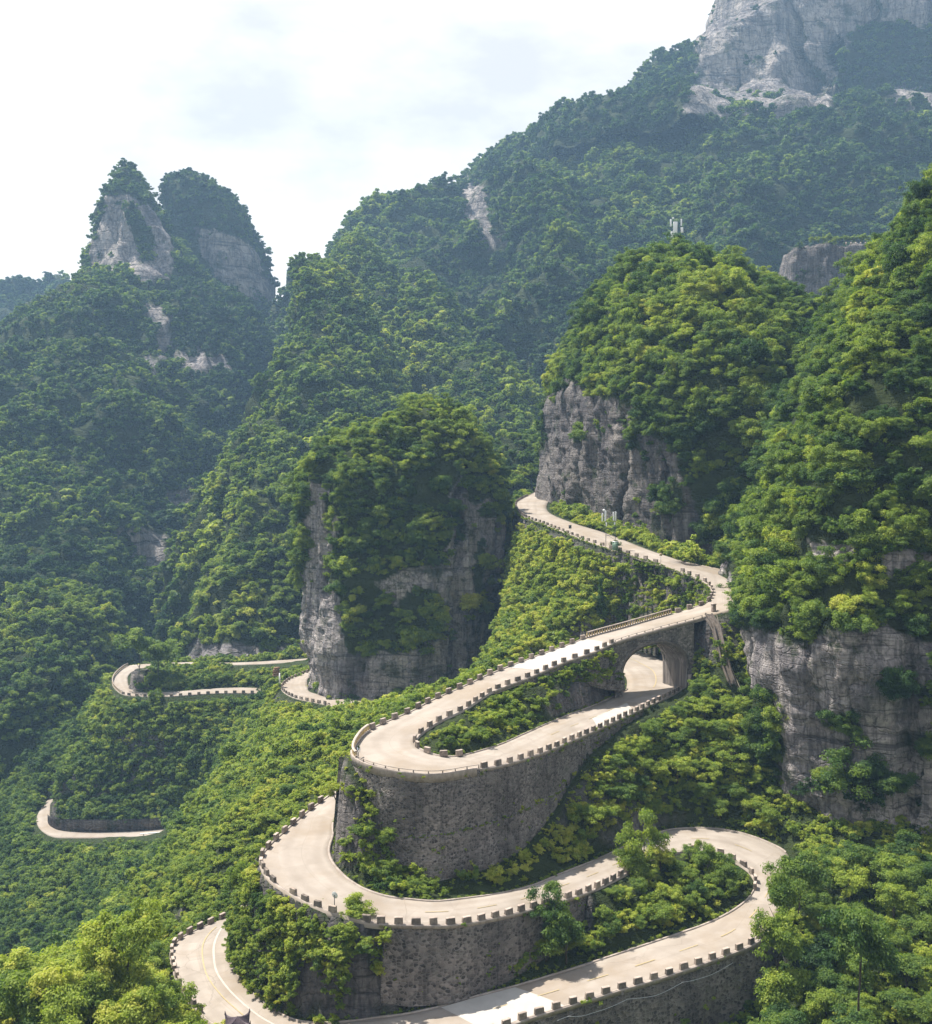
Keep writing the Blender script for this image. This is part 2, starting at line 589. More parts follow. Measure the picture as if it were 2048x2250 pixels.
M_RAIL = simple_mat("ochre_baluster", (0.40, 0.29, 0.13), (0.56, 0.43, 0.22), 3.0, stains=0.3)
M_STEEL = simple_mat("galvanised_steel", (0.42, 0.43, 0.44), (0.55, 0.56, 0.57), 4.0, 0.45, 0.6, 0.03)
M_WPLAST = simple_mat("white_plastic", (0.76, 0.77, 0.77), (0.84, 0.84, 0.83), 3.0, 0.4, 0.0, 0.02)
M_DARKM = simple_mat("dark_painted_metal", (0.05, 0.055, 0.06), (0.10, 0.10, 0.11), 4.0, 0.5)
M_GREENB = simple_mat("green_cabinet_paint", (0.14, 0.22, 0.17), (0.22, 0.31, 0.24), 2.0, 0.5)
M_MIRROR = simple_mat("mirror_glass", (0.55, 0.58, 0.62), (0.62, 0.66, 0.70), 1.0, 0.08, 1.0, 0.0)
M_TILE = simple_mat("dark_roof_tile", (0.045, 0.035, 0.045), (0.10, 0.075, 0.085), 5.0, 0.6)
M_WOOD = simple_mat("red_brown_timber", (0.13, 0.05, 0.035), (0.20, 0.08, 0.05), 3.0, 0.7)
M_RUST = simple_mat("brown_stacked_goods", (0.12, 0.07, 0.045), (0.27, 0.17, 0.11), 3.0)
# ------------------------------------------------------------------ roads: pairs of edge points on one level each
def W(x, y, h): return ('w', x, y, h)


def row(h, a, b):
    """(right edge, left edge) of the road at level -h; each a photo pixel or a world place."""
    def g(q):
        return np.array([q[1], q[2], -q[3]]) if q[0] == 'w' else Ph(q[0], q[1], h)
    return g(a), g(b)


ROAD_A = [row(*r) for r in [
    (18.6, z4(345, 566), z4(440, 575)), (19.0, z4(310, 578), z4(400, 587)), (19.5, z4(250, 605), z4(345, 611)), (20.0, z4(200, 632), z4(320, 640)),
    (20.6, z4(197, 657), z4(322, 668)), (21.3, z4(225, 690), z4(362, 692)), (22.2, z4(310, 722), z4(450, 724)),
    (23.3, z4(400, 758), z4(545, 753)), (24.5, z4(500, 795), z4(640, 790)), (25.5, z4(590, 822), z4(735, 826)),
    (26.8, z4(700, 858), z4(850, 864)), (28.0, z4(800, 890), z4(940, 884)), (29.0, z4(880, 922), z4(1010, 900)),
    (30.0, z4(940, 950), z4(1045, 935)), (31.0, z4(966, 985), z4(1085, 985)), (32.0, z4(948, 1027), z4(1060, 1048)),
    (33.0, z4(890, 1050), z4(980, 1074)), (34.0, z4(800, 1075), z4(890, 1099)), (35.3, z4(650, 1118), z4(750, 1137)),
    (36.6, z4(490, 1163), z4(610, 1179)), (37.5, z4(400, 1195), z4(510, 1222)), (38.8, z4(250, 1250), z4(390, 1265)),
    (40.0, z4(100, 1308), z4(250, 1325)), (40.9, z5(1830, 12), z4(110, 1379)), (41.8, z5(1710, 65), z5(1835, 105)),
    (42.5, z5(1620, 112), z5(1740, 150)), (43.2, z5(1520, 155), z5(1672, 195)), (43.6, z5(1440, 195), z5(1645, 220)),
    (43.9, z5(1398, 240), z5(1640, 238)), (44.0, z5(1385, 285), z5(1648, 252)), (44.1, z5(1420, 315), z5(1668, 266)),
    (44.3, z5(1500, 342), z5(1695, 278)), (44.5, z5(1600, 360), z5(1735, 288)), (44.8, z5(1720, 367), z5(1795, 290)),
    (45.0, z6(10, 348), z6(15, 279)), (45.4, z6(150, 325), z6(130, 245)), (45.8, z6(300, 278), z6(250, 192)),
    (46.2, z6(420, 229), z6(370, 140)), (46.6, z6(560, 167), z6(500, 90)), (47.0, z6(700, 102), z6(620, 35)),
    (47.3, z6(830, 40), z4(632, 1362)), (47.6, z6(868, 8), z4(632, 1325)), (47.8, z4(862, 1302), z4(612, 1300)),
    (48.0, z4(800, 1265), z4(590, 1285)), (48.3, z4(690, 1225), z4(560, 1272)),
    (48.8, W(30, 256, 48.8), W(26, 245, 48.8)), (49.3, W(18, 254, 49.3), W(17, 243, 49.3)), (50.5, W(2, 236, 50.5), W(5, 227, 50.5)),
    (51.8, W(-9, 215, 51.8), W(-2, 209, 51.8)), (52.8, W(-17, 190, 52.8), W(-9, 187, 52.8)),
    (53.4, z5(1316, 428), W(-12.3, 172, 53.4))]]
N_BRIDGE = (17.0, 19.0)        # rows of ROAD_A carried by the arch
ROAD_C = [row(*r) for r in [
    (53.4, z5(1316, 428), W(-12.3, 172, 53.4)), (54.0, z5(1270, 462), z5(1380, 490)), (54.6, z5(1200, 515), z5(1318, 545)), (55.2, z5(1130, 575), z5(1315, 600)),
    (55.7, z5(1065, 635), z5(1303, 640)), (56.0, z5(1022, 690), z5(1300, 665)), (56.3, z5(1028, 735), z5(1308, 695)),
    (56.6, z5(1065, 785), z5(1332, 732)), (57.0, z5(1150, 840), z5(1378, 775)), (57.4, z5(1260, 893), z5(1440, 812)),
    (57.8, z5(1350, 922), z5(1520, 839)), (58.2, z5(1450, 947), z5(1615, 852)), (58.6, z5(1620, 958), z5(1725, 859)),
    (59.0, z5(1800, 955), z6(30, 844)), (59.4, z6(110, 930), z6(150, 825)), (59.8, z6(230, 902), z6(260, 797)),
    (60.4, z6(420, 848), z6(400, 740)), (60.9, z6(530, 807), z6(510, 697)), (61.4, z6(650, 746), z6(610, 650)),
    (61.9, z6(760, 692), z6(710, 607)), (62.3, z6(850, 668), z6(795, 579)), (62.6, z6(930, 664), z6(900, 571)),
    (62.9, z6(1000, 677), z6(1000, 575)), (63.2, z6(1050, 701), z6(1100, 595)), (63.6, z6(1090, 726), z6(1200, 632)),
    (64.0, z6(1120, 755), z6(1262, 668)), (64.3, z6(1137, 790), z6(1275, 725)), (64.7, z6(1125, 828), z6(1262, 800)),
    (65.0, z6(1085, 870), z6(1238, 880)), (65.3, z6(1020, 912), z6(1205, 955)), (65.6, z6(930, 953), z6(1140, 1028)),
    (65.9, z6(820, 992), z6(1035, 1073)), (66.2, z6(700, 1032), z6(905, 1119)), (66.6, z6(550, 1082), z6(765, 1167)),
    (67.0, z6(400, 1130), z6(605, 1214)), (67.5, z6(200, 1190), z6(420, 1272)), (68.0, z6(0, 1243), z6(220, 1335)),
    (68.4, z5(1650, 1292), (1030, 2292)), (68.8, z5(1450, 1322), (900, 2327)), (69.1, z5(1270, 1338), (770, 2347)),
    (69.4, z5(1150, 1322), (640, 2337)), (69.6, z5(1060, 1270), (540, 2305)), (69.8, z5(985, 1205), z5(830, 1344)),
    (70.0, z5(940, 1150), z5(757, 1275)), (70.3, z5(920, 1110), z5(702, 1195)), (70.6, z5(921, 1070), z5(673, 1110)),
    (70.9, z5(924, 1030), z5(671, 1050)), (71.2, z5(929, 990), z5(704, 1010)), (71.5, z5(933, 955), z5(770, 975)),
    (71.8, W(-33.0, 171, 71.8), z5(840, 945)), (72.0, W(-30.5, 178, 72.0), z5(905, 917)), (72.4, W(-27, 186, 72.4), W(-34, 180, 72.4))]]


def zf(x, y): return (60 + x / 2.699, 1380 + y / 2.699)     # zoom of the far bends


ROAD_E = [row(*r) for r in [      # round the foot of the pillar
    (69.0, W(-8, 300, 69.0), W(-12, 309, 69.0)), (69.5, zf(1860, 485), zf(1830, 425)), (69.8, zf(1780, 456), zf(1765, 408)), (70.0, zf(1680, 435), zf(1720, 392)), (70.2, zf(1590, 415), zf(1672, 375)),
    (70.4, zf(1535, 390), zf(1664, 350)), (70.6, zf(1505, 360), zf(1660, 325)), (70.8, zf(1515, 335), zf(1664, 300)),
    (71.0, zf(1560, 302), zf(1690, 285)), (71.2, zf(1640, 268), zf(1760, 268)), (71.4, zf(1720, 245), zf(1850, 250))]]
ROAD_G = [row(*r) for r in [      # the bend beyond the knoll
    (84.0, zf(1420, 388), zf(1430, 358)), (84.0, zf(1250, 385), zf(1250, 352)), (84.2, zf(1100, 388), zf(1090, 360)), (84.4, zf(950, 398), zf(940, 372)), (84.6, zf(800, 408), zf(800, 380)),
    (84.6, zf(680, 405), zf(700, 382)), (84.5, zf(580, 396), zf(640, 372)), (84.4, zf(530, 370), zf(605, 345)), (84.2, zf(503, 330), zf(596, 312)), (84.0, zf(512, 290), zf(598, 285)),
    (83.6, zf(545, 255), zf(620, 262)), (83.2, zf(595, 225), zf(660, 246)), (82.6, zf(680, 215), zf(730, 235)), (81.6, zf(830, 206), zf(850, 224)), (80.8, zf(980, 202), zf(990, 219)),
    (80.2, zf(1150, 205), zf(1150, 219)), (79.6, zf(1300, 202), zf(1300, 216)), (79.0, zf(1450, 194), zf(1450, 210)), (78.4, zf(1600, 184), zf(1600, 201)), (77.8, zf(1760, 172), zf(1760, 190))]]
ROAD_F = [row(*r) for r in [
    (118.0, zf(1040, 1165), zf(1040, 1140)), (118.2, zf(940, 1200), zf(930, 1172)), (118.5, zf(830, 1222), zf(820, 1185)), (119.0, zf(700, 1235), zf(690, 1198)), (119.4, zf(540, 1240), zf(540, 1205)), (119.8, zf(400, 1243), zf(400, 1208)),
    (120.2, zf(260, 1243), zf(270, 1204)), (120.5, zf(160, 1238), zf(190, 1195)), (120.8, zf(92, 1205), zf(150, 1175)), (121.0, zf(60, 1165), zf(135, 1150)),
    (121.2, zf(55, 1125), zf(135, 1115)), (121.4, zf(75, 1080), zf(136, 1080)), (121.6, zf(100, 1045), zf(140, 1040)), (122.0, zf(130, 1010), zf(170, 1015))]]


def catmull(p, m=10):
    p = np.asarray(p, float)
    e = np.concatenate([[2 * p[0] - p[1]], p, [2 * p[-1] - p[-2]]])
    out, par = [], []
    for i in range(len(p) - 1):
        a, b, c, d = e[i:i + 4]
        t = np.linspace(0, 1, m, endpoint=False)[:, None]
        out.append(0.5 * ((2 * b) + (c - a) * t + (2 * a - 5 * b + 4 * c - d) * t ** 2 + (3 * b - a - 3 * c + d) * t ** 3))
        par.append(i + t[:, 0])
    out.append(p[-1:])
    par.append([len(p) - 1.0])
    return np.concatenate(out), np.concatenate(par)


class Road:
    def __init__(s, rows):
        rows = np.array(rows)
        s.R, s.t = catmull(rows[:, 0])
        s.L, _ = catmull(rows[:, 1])
        zz = (s.R[:, 2] + s.L[:, 2]) / 2
        for _ in range(25):
            zz[1:-1] = (zz[:-2] + 2 * zz[1:-1] + zz[2:]) / 4
        s.R[:, 2] = s.L[:, 2] = zz
        mid = (s.R + s.L) / 2
        s.s = np.concatenate([[0], np.cumsum(np.linalg.norm(np.diff(mid, axis=0), axis=1))])
        s.w = np.linalg.norm(s.R - s.L, axis=1)

    def at(s, t, f):            # place at row t, fraction f from the left edge (0) to the right (1)
        t = np.atleast_1d(t)
        l = np.stack([np.interp(t, s.t, s.L[:, i]) for i in range(3)], 1)
        r = np.stack([np.interp(t, s.t, s.R[:, i]) for i in range(3)], 1)
        f = np.asarray(f).reshape(-1, 1)
        return l + (r - l) * f

    def out(s, t, side):        # horizontal direction leading off the road on that side
        a = s.at(t, 0.0 if side == 'L' else 1.0)
        b = s.at(t, 1.0 if side == 'L' else 0.0)
        d = a - b
        d[:, 2] = 0
        return d / np.linalg.norm(d, axis=1)[:, None]

    def edge(s, side, t0, t1, step=0.8):
        """evenly spaced (place, outward direction, row) along an edge"""
        t = np.linspace(t0, t1, 1200)
        p = s.at(t, 0.0 if side == 'L' else 1.0)
        L_ = np.concatenate([[0], np.cumsum(np.linalg.norm(np.diff(p, axis=0), axis=1))])
        n = max(2, int(round(L_[-1] / step)) + 1)
        tt = np.interp(np.linspace(0, L_[-1], n), L_, t)
        return s.at(tt, 0.0 if side == 'L' else 1.0), s.out(tt, side), tt


RA, RC, RE, RG, RF = Road(ROAD_A), Road(ROAD_C), Road(ROAD_E), Road(ROAD_G), Road(ROAD_F)


def build_road(rd, name, label, lift=0.0):
    m = 9
    f = np.linspace(0, 1, m)
    t = np.interp(np.arange(0, rd.s[-1], 1.0), rd.s, rd.t)
    n = len(t)
    v = np.stack([rd.at(t, k) for k in f], 1)
    w = np.linalg.norm(v[:, -1] - v[:, 0], axis=1)
    ss = np.interp(t, rd.t, rd.s)
    v[:, :, 2] += 0.10 * np.sin(math.pi * f)[None, :] + lift + 0.02 * vnoise(v.reshape(-1, 3) * 0.5, 3).reshape(n, m)
    uv = np.stack([np.repeat(ss[:, None], m, 1), f[None, :] * w[:, None]], -1)
    # a skirt at either edge gives the slab its thickness
    lo, hi = v[:, :1].copy(), v[:, -1:].copy()
    lo[:, :, 2] -= 0.6
    hi[:, :, 2] -= 0.6
    v = np.concatenate([lo, v, hi], 1)
    uv = np.concatenate([uv[:, :1], uv, uv[:, -1:]], 1)
    o = mesh(name, v.reshape(-1, 3), grid_faces(n, m + 2), M_ROAD, uv=uv.reshape(-1, 2))
    return tag(o, label, "road", kind="structure")


build_road(RA, "road", "pale concrete road that crosses the stone arch bridge and rounds the high bastion")
build_road(RC, "road", "pale concrete road of the two lowest hairpins under the stone walls")
build_road(RE, "road", "pale road bend at the foot of the white rock pillar")
build_road(RG, "road", "thin pale road looping behind the small rock knob in the valley")
build_road(RF, "road", "lowest pale road curving round the base of the green knoll")

# road paint, new slabs
def strip(name, rd, t0, t1, f0, f1, mat, lift, label, cat, dash=None, group=None):
    s0, s1 = np.interp([t0, t1], rd.t, rd.s)
    segs = [(s0, s1)] if not dash else [(a, min(a + dash[0], s1)) for a in np.arange(s0, s1, dash[0] + dash[1])]
    vs, fs, n = [], [], 0
    for a, b_ in segs:
        k = max(2, int((b_ - a) / 1.0) + 1)
        t = np.interp(np.linspace(a, b_, k), rd.s, rd.t)
        w = np.linalg.norm(rd.at(t, 1.0) - rd.at(t, 0.0), axis=1)
        fa, fb = (f0, f1) if not callable(f0) else (f0(w), f1(w))
        c = 5
        cols = []
        for q in np.linspace(0, 1, c):
            ff = np.broadcast_to(np.asarray(fa + (fb - fa) * q, float), (k,))
            p = rd.at(t, ff)
            p[:, 2] += 0.10 * np.sin(math.pi * ff) + lift
            cols.append(p)
        v = np.stack(cols, 1).reshape(-1, 3)
        vs.append(v)
        fs.append(grid_faces(k, c) + n)
        n += len(v)
    o = mesh(name, np.concatenate(vs), np.concatenate(fs), mat)
    return tag(o, label, cat, group, kind="structure")


def cl(off, wd):                # a line of width wd at the road's middle, shifted by off metres
    return (lambda w: 0.5 + (off - wd / 2) / w), (lambda w: 0.5 + (off + wd / 2) / w)


a_, b_ = cl(0.0, 0.17)
strip("road_marking", RC, 12, 24, a_, b_, M_YEL, 0.05, "dashed yellow centre line on the road below the bastion", "road marking", (3.0, 4.0))
strip("road_marking", RC, 27, 36, a_, b_, M_YEL, 0.05, "dashed yellow centre line on the lowest straight beside the low wall", "road marking", (3.0, 4.0))
strip("road_marking", RC, 41.5, 48.0, a_, b_, M_YEL, 0.05, "solid yellow centre line round the lowest hairpin", "road marking")
a_, b_ = cl(0.0, 0.2)
strip("road_marking", RA, 36.5, 40.0, a_, b_, M_YEL, 0.05, "dashed yellow centre line on the road leading under the bridge", "road marking", (3.0, 4.0))
strip("road_marking", RA, 40.2, 45.0, a_, b_, M_YEL, 0.05, "solid yellow centre line curving beneath the arch", "road marking")
strip("road_marking", RC, 40.5, 49.0, 0.66, 0.695, M_WHT, 0.055 - 0.03, "faded white lane line sweeping round the lowest hairpin", "road marking")
strip("road_slab", RA, 19.3, 21.6, 0.04, 0.96, M_SLAB, 0.03, "new white concrete slabs beside the bridge deck", "road slab")
strip("road_slab", RA, 37.75, 38.75, 0.52, 0.97, M_SLAB, 0.03, "square of new white concrete beside the bastion parapet", "road slab")
strip("road_slab", RC, 35.1, 36.6, 0.06, 0.94, M_SLAB, 0.03, "new white concrete slabs on the lowest straight", "road slab")


def kerb(rd, side, t0, t1, name, label, w=0.28, h=0.16, inset=0.02):
    p, o_, t = rd.edge(side, t0, t1, 0.8)
    a = p + o_ * (-w - inset)
    b = p + o_ * (-inset)
    n = len(p)
    hz = h + 0.03 * vnoise(p * 0.6, 9)
    z = np.zeros((n, 3))
    z[:, 2] = 1
    v = np.stack([a - z * 0.1, a + z * hz[:, None], b + z * hz[:, None], b - z * 0.4], 1)
    ob = mesh(name, v.reshape(-1, 3), grid_faces(n, 4), M_KERB)
    return tag(ob, label, "kerb", kind="structure")


kerb(RA, 'R', 1, 16, "kerb", "low kerb along the valley side of the highest road")
kerb(RA, 'R', 19, 40.9, "kerb", "kerb along the outer edge of the high hairpin")
kerb(RA, 'L', 19.1, 39.6, "kerb", "kerb round the planted island of the high hairpin")
kerb(RC, 'R', 0.2, 27, "kerb", "kerb along the outer edge of the middle hairpin")
kerb(RC, 'L', 2, 25, "kerb", "kerb at the foot of the bastion wall", 0.3, 0.14)
kerb(RC, 'R', 27, 48, "kerb", "kerb at the foot of the low stone wall and rock", 0.3, 0.14)
kerb(RC, 'L', 29, 49, "kerb", "kerb along the outer edge of the lowest road")

# ------------------------------------------------------------------ the near ground: one sheet relaxed between the roads and measured slopes
CELL = 0.8
GX0, GX1, GY0, GY1 = -210.0, 118.0, 0.0, 480.0
NX, NY = int((GX1 - GX0) / CELL) + 1, int((GY1 - GY0) / CELL) + 1
fix = np.zeros((NY, NX), bool)
val = np.zeros((NY, NX))


def put(p, force=True):
    i = np.round((p[:, 1] - GY0) / CELL).astype(int)
    j = np.round((p[:, 0] - GX0) / CELL).astype(int)
    k = (i >= 0) & (i < NY) & (j >= 0) & (j < NX)
    i, j, z = i[k], j[k], p[k, 2]
    if not force:
        q = ~fix[i, j]
        i, j, z = i[q], j[q], z[q]
    fix[i, j] = True
    val[i, j] = z


def line(pts, step=0.4):
    pts = np.asarray(pts, float)
    s = np.concatenate([[0], np.cumsum(np.linalg.norm(np.diff(pts, axis=0), axis=1))])
    q = np.arange(0, s[-1] + step, step)
    return np.stack([np.interp(q, s, pts[:, i]) for i in range(3)], 1)


def blob(x, y, h, r=2.0):       # a small level patch, for lone spot heights
    a = np.array([(x + i * 0.6, y + j * 0.6, -h) for i in range(-4, 5) for j in range(-4, 5) if (i * i + j * j) * 0.36 <= r * r])
    put(a)


def pd(x, y, d):
    q = PD(x, y, d)
    return (q[0], q[1], -q[2])


for contour in [
        [(1040, 1085, 322), (1110, 1118, 298), (1180, 1143, 276), (1260, 1152, 257), (1340, 1168, 243)],      # sunny bank under the highest road
        [(1005, 1170, 298), (1080, 1190, 276), (1160, 1203, 257), (1250, 1200, 246)],
        [(955, 1328, 256), (1040, 1276, 254), (1110, 1250, 247)],
        [(700, 1412, 286), (760, 1404, 262), (830, 1390, 256), (900, 1368, 252)], [(720, 1400, 300), (850, 1368, 285), (950, 1335, 275)],
        [(1014, 1080, 328), (1003, 1175, 299), (988, 1250, 278), (958, 1322, 258)],
        [(640, 1455, 228), (600, 1440, 248), (575, 1425, 270)],                                                  # yellow-green slope
        [(540, 1400, 300), (490, 1470, 285), (435, 1530, 268), (390, 1590, 255), (350, 1670, 238), (320, 1740, 220), (295, 1800, 205)],
        [(560, 1500, 240), (500, 1580, 213), (440, 1660, 196), (390, 1740, 183), (350, 1800, 177)],
        [(450, 1445, 360), (432, 1520, 340), (402, 1600, 322), (372, 1668, 302)],                                # gully
        [(205, 1400, 373), (260, 1392, 367), (340, 1395, 366), (400, 1410, 366)], [(180, 1440, 370), (250, 1440, 362), (330, 1445, 361.5), (385, 1460, 361)],                                # green knoll
        [(125, 1520, 365), (190, 1510, 358), (280, 1512, 357), (350, 1530, 354)],
        [(95, 1570, 361), (180, 1574, 353), (270, 1578, 352), (328, 1586, 349)],
        [(40, 1690, 330), (150, 1700, 318), (250, 1700, 310), (325, 1690, 300)],                                 # down to the valley
        [(30, 1800, 300), (130, 1790, 292), (230, 1790, 280), (290, 1805, 258)],
        [(30, 1900, 275), (130, 1890, 262), (220, 1880, 245)]]:
    w_ = [pd(*c) for c in contour]
    put(line([(a, b, -h) for a, b, h in w_]), force=False)
for q in []:
    blob(*q)
for x, y, h in [(0, 420, 36), (-20, 440, 60),
                (-120, 200, 122), (-90, 180, 106), (-190, 250, 175), (-190, 470, 150), (-190, 380, 150), (-200, 150, 150), (-150, 300, 140), (-155, 345, 128), (-150, 370, 122), (-60, 160, 82),
                (-52, 165, 79), (-70, 190, 96), (-48, 178, 78),
                (50, 150, 65.5), (62, 148, 66), (75, 158, 65), (46, 132, 68), (60, 122, 67), (80, 120, 65), (100, 150, 63), (100, 120, 64), (-23, 112, 62), (-24, 114, 62),
                (-31, 118, 68), (-38, 124, 64), (-45, 126, 62.5), (-54, 131, 67), (-48, 140, 70), (-64, 133, 76), (-85, 140, 95), (-38, 140, 71.5), (-44, 150, 73)]:
    blob(x, y, h)
for x in range(-200, 120, 20):  # the observer's own slope, below the frame
    blob(x, 2, 3.0 + 0.1 * abs(x))
    blob(x, 40, 27 + 0.15 * abs(x))
    blob(x, 78, 56 + 0.15 * abs(x))
put(line([(-60, 105, -75), (-20, 104, -78), (20, 106, -78), (60, 104, -70)]))
put(line([(11, 332, -76), (8, 302, -73), (4, 281, -69), (-2, 266, -64), (-9, 256, -61)]))
put(line([(-210, 480, -130), (-60, 480, -110), (10, 480, -60), (118, 480, -20)]))
put(line([(118, 480, -20), (118, 300, -30), (118, 180, -63)]))

ROADCELL = np.zeros((NY, NX), bool)


def road_cells(rd, t0, t1, m0=-0.3, m1=-0.3, drop=0.22):
    """pin the ground just under a road; m0/m1: margin left out along the left/right edge (for walls)"""
    s = np.interp([t0, t1], rd.t, rd.s)
    t = np.interp(np.arange(s[0], s[1], 0.35), rd.s, rd.t)
    w = np.linalg.norm(rd.at(t, 1.0) - rd.at(t, 0.0), axis=1)
    for f in np.linspace(0, 1, 34):
        ff = (m0 + f * (w - m0 - m1)) / w
        p = rd.at(t, ff)
        p[:, 2] -= drop
        put(p)
        i = np.round((p[:, 1] - GY0) / CELL).astype(int)
        j = np.round((p[:, 0] - GX0) / CELL).astype(int)
        k = (i >= 0) & (i < NY) & (j >= 0) & (j < NX)
        ROADCELL[i[k], j[k]] = True


for rd, a, b_ in ((RE, 0, 10), (RG, 0, 19), (RF, 0, 13)):
    road_cells(rd, a, b_)
road_cells(RA, 0, 16.4)
road_cells(RA, 19.5, 23, 2.0, -0.3)
road_cells(RA, 23, 28)
road_cells(RA, 28, 39.0, -0.3, 2.2)
road_cells(RA, 39.0, 50)
road_cells(RC, 0, 11)
road_cells(RC, 11, 16.5, -0.3, 2.2)
road_cells(RC, 16.5, 29.5)
road_cells(RC, 29.5, 39, -0.3, -0.3) if False else road_cells(RC, 29.5, 39, 2.2, -0.3)
road_cells(RC, 39, 51)


def wall_foot(rd, side, ts, drops, offs=(0.4, 0.9, 1.5, 2.1)):
    p, o_, t = rd.edge(side, ts[0], ts[-1], 0.4)
    dr = np.interp(t, ts, drops)
    for k in offs:
        q = p + o_ * k
        q[:, 2] -= dr
        i = np.round((q[:, 1] - GY0) / CELL).astype(int)
        j = np.round((q[:, 0] - GX0) / CELL).astype(int)
        ok = ~ROADCELL[np.clip(i, 0, NY - 1), np.clip(j, 0, NX - 1)]
        put(q[ok])


BASTION = ([28.6, 29.6, 30.2, 30.7, 31.2, 31.7, 32.2, 33, 34.5, 35.5, 36.5, 37.5, 38.5, 39.4], [1.0, 1.4, 2.4, 5.0, 8.4, 11.4, 13.3, 13.9, 13.6, 12.4, 8.8, 3.6, 1.6, 1.1])
LOWWALL = ([11.4, 12, 13, 14, 15, 16, 16.6], [9.0, 9.3, 9.0, 8.6, 7.6, 5.6, 4.0])
EDGEWALL = ([29.4, 30.5, 32, 34, 36, 38, 39], [5.0, 7.5, 9.0, 10.0, 10.5, 10.5, 10.5])
DECKWALL = ([19.0, 19.6, 20.4, 21.2, 22.2], [9.2, 7.6, 5.0, 3.0, 1.4])
wall_foot(RA, 'R', BASTION[0], np.array(BASTION[1]) - 0.3)
wall_foot(RC, 'R', LOWWALL[0], np.array(LOWWALL[1]) - 0.2, (0.4, 0.9, 1.4))
wall_foot(RC, 'L', EDGEWALL[0], np.array(EDGEWALL[1]) - 0.3, (0.5, 1.1, 1.8, 2.6))
wall_foot(RA, 'L', DECKWALL[0], np.array(DECKWALL[1]) - 0.3)


def relax(fix, val):
    levels = [(fix, val)]
    while min(levels[-1][0].shape) > 24:
        f, v = levels[-1]
        ny, nx = (f.shape[0] + 1) // 2, (f.shape[1] + 1) // 2
        fp = np.zeros((ny * 2, nx * 2))
        vp = np.zeros((ny * 2, nx * 2))
        fp[:f.shape[0], :f.shape[1]] = f
        vp[:f.shape[0], :f.shape[1]] = v * f
        c = fp.reshape(ny, 2, nx, 2).sum((1, 3))
        s = vp.reshape(ny, 2, nx, 2).sum((1, 3))
        levels.append((c > 0, np.where(c > 0, s / np.maximum(c, 1), 0)))
    z = None
    for li, (f, v) in enumerate(reversed(levels)):
        if z is None:
            z = np.full(f.shape, v[f].mean())
        else:
            z = np.repeat(np.repeat(z, 2, 0), 2, 1)[:f.shape[0], :f.shape[1]]
        z = np.where(f, v, z)
        for _ in range(400 if f.size < 30000 else 160):
            q = np.pad(z, 1, mode='edge')
            z = np.where(f, v, (q[:-2, 1:-1] + q[2:, 1:-1] + q[1:-1, :-2] + q[1:-1, 2:]) * 0.25)
    return z


Z = relax(fix, val)
gx = GX0 + np.arange(NX) * CELL
gy = GY0 + np.arange(NY) * CELL
XX, YY = np.meshgrid(gx, gy)
near = fix.astype(float)
for _ in range(10):
    q = np.pad(near, 1, mode='edge')
    near = np.maximum(near, (q[:-2, 1:-1] + q[2:, 1:-1] + q[1:-1, :-2] + q[1:-1, 2:]) * 0.25 * 0.97)
free = np.clip(1 - near, 0, 1)
g3 = np.stack([XX.ravel(), YY.ravel(), np.zeros(XX.size)], 1)
Z = Z + (1.6 * fbm(g3 / 15.0, 4, 21).reshape(Z.shape) * np.clip(free * 2.0, 0, 1) + 0.35 * fbm(g3 / 2.5, 3, 22).reshape(Z.shape) * np.clip(free * 4, 0, 1))
gz_y, gz_x = np.gradient(Z, CELL)
SLOPE = np.hypot(gz_x, gz_y)


def ground(x, y, A=None):
    A = Z if A is None else A
    fx = np.clip((np.asarray(x) - GX0) / CELL, 0, NX - 1.001)
    fy = np.clip((np.asarray(y) - GY0) / CELL, 0, NY - 1.001)
    i, j = np.floor(fy).astype(int), np.floor(fx).astype(int)
    u, v = fx - j, fy - i
    return (A[i, j] * (1 - u) * (1 - v) + A[i, j + 1] * u * (1 - v) + A[i + 1, j] * (1 - u) * v + A[i + 1, j + 1] * u * v)


rockmask = np.clip((SLOPE - 1.3) * 1.2 + 0.7 * fbm(g3 / 7.0, 3, 31).reshape(Z.shape), 0, 1)
# craggy steep faces: push the rock about sideways
steep = np.clip((SLOPE - 1.0) / 1.5, 0, 1) * np.clip(free * 3 - 0.05, 0, 1) * (~ROADCELL)
pts3 = np.stack([XX.ravel(), YY.ravel(), Z.ravel()], 1)
d1 = fbm(pts3 / np.array([3.0, 3.0, 2.0]), 4, 41).reshape(Z.shape)
nrm = np.stack([-gz_x, -gz_y], -1) / (SLOPE[..., None] + 1e-6)
GV = pts3.reshape(NY, NX, 3).copy()
GV[..., :2] += nrm * (steep * d1 * 1.3)[..., None]
terr = mesh("hillside", GV.reshape(-1, 3), grid_faces(NY, NX), M_TERR, smooth=True, attrs={'rock': rockmask.ravel()})
tag(terr, "steep green spur that carries the hairpin roads down to the valley", "hillside", kind="structure")

# the valley floor and the land out to the horizon
fl_r = np.array([0, 150, 300, 600, 1200, 2500, 5000, 9000.0])
fl_a = np.arange(48) * 2 * math.pi / 48
fv = np.array([(r * math.cos(a), 400 + r * math.sin(a), -300 + 14 * math.sin(3 * a + r * 0.004)) for r in fl_r[1:] for a in fl_a] + [(0, 400, -300)])
c_ = len(fv) - 1
tri = np.array([(c_, j, (j + 1) % 48) for j in range(48)])
flo = mesh("ground", fv, [grid_faces(7, 48, True), tri], M_TERR, smooth=True, attrs={'rock': np.zeros(len(fv))})
tag(flo, "dark green valley floor far below the hills", "ground", kind="structure")
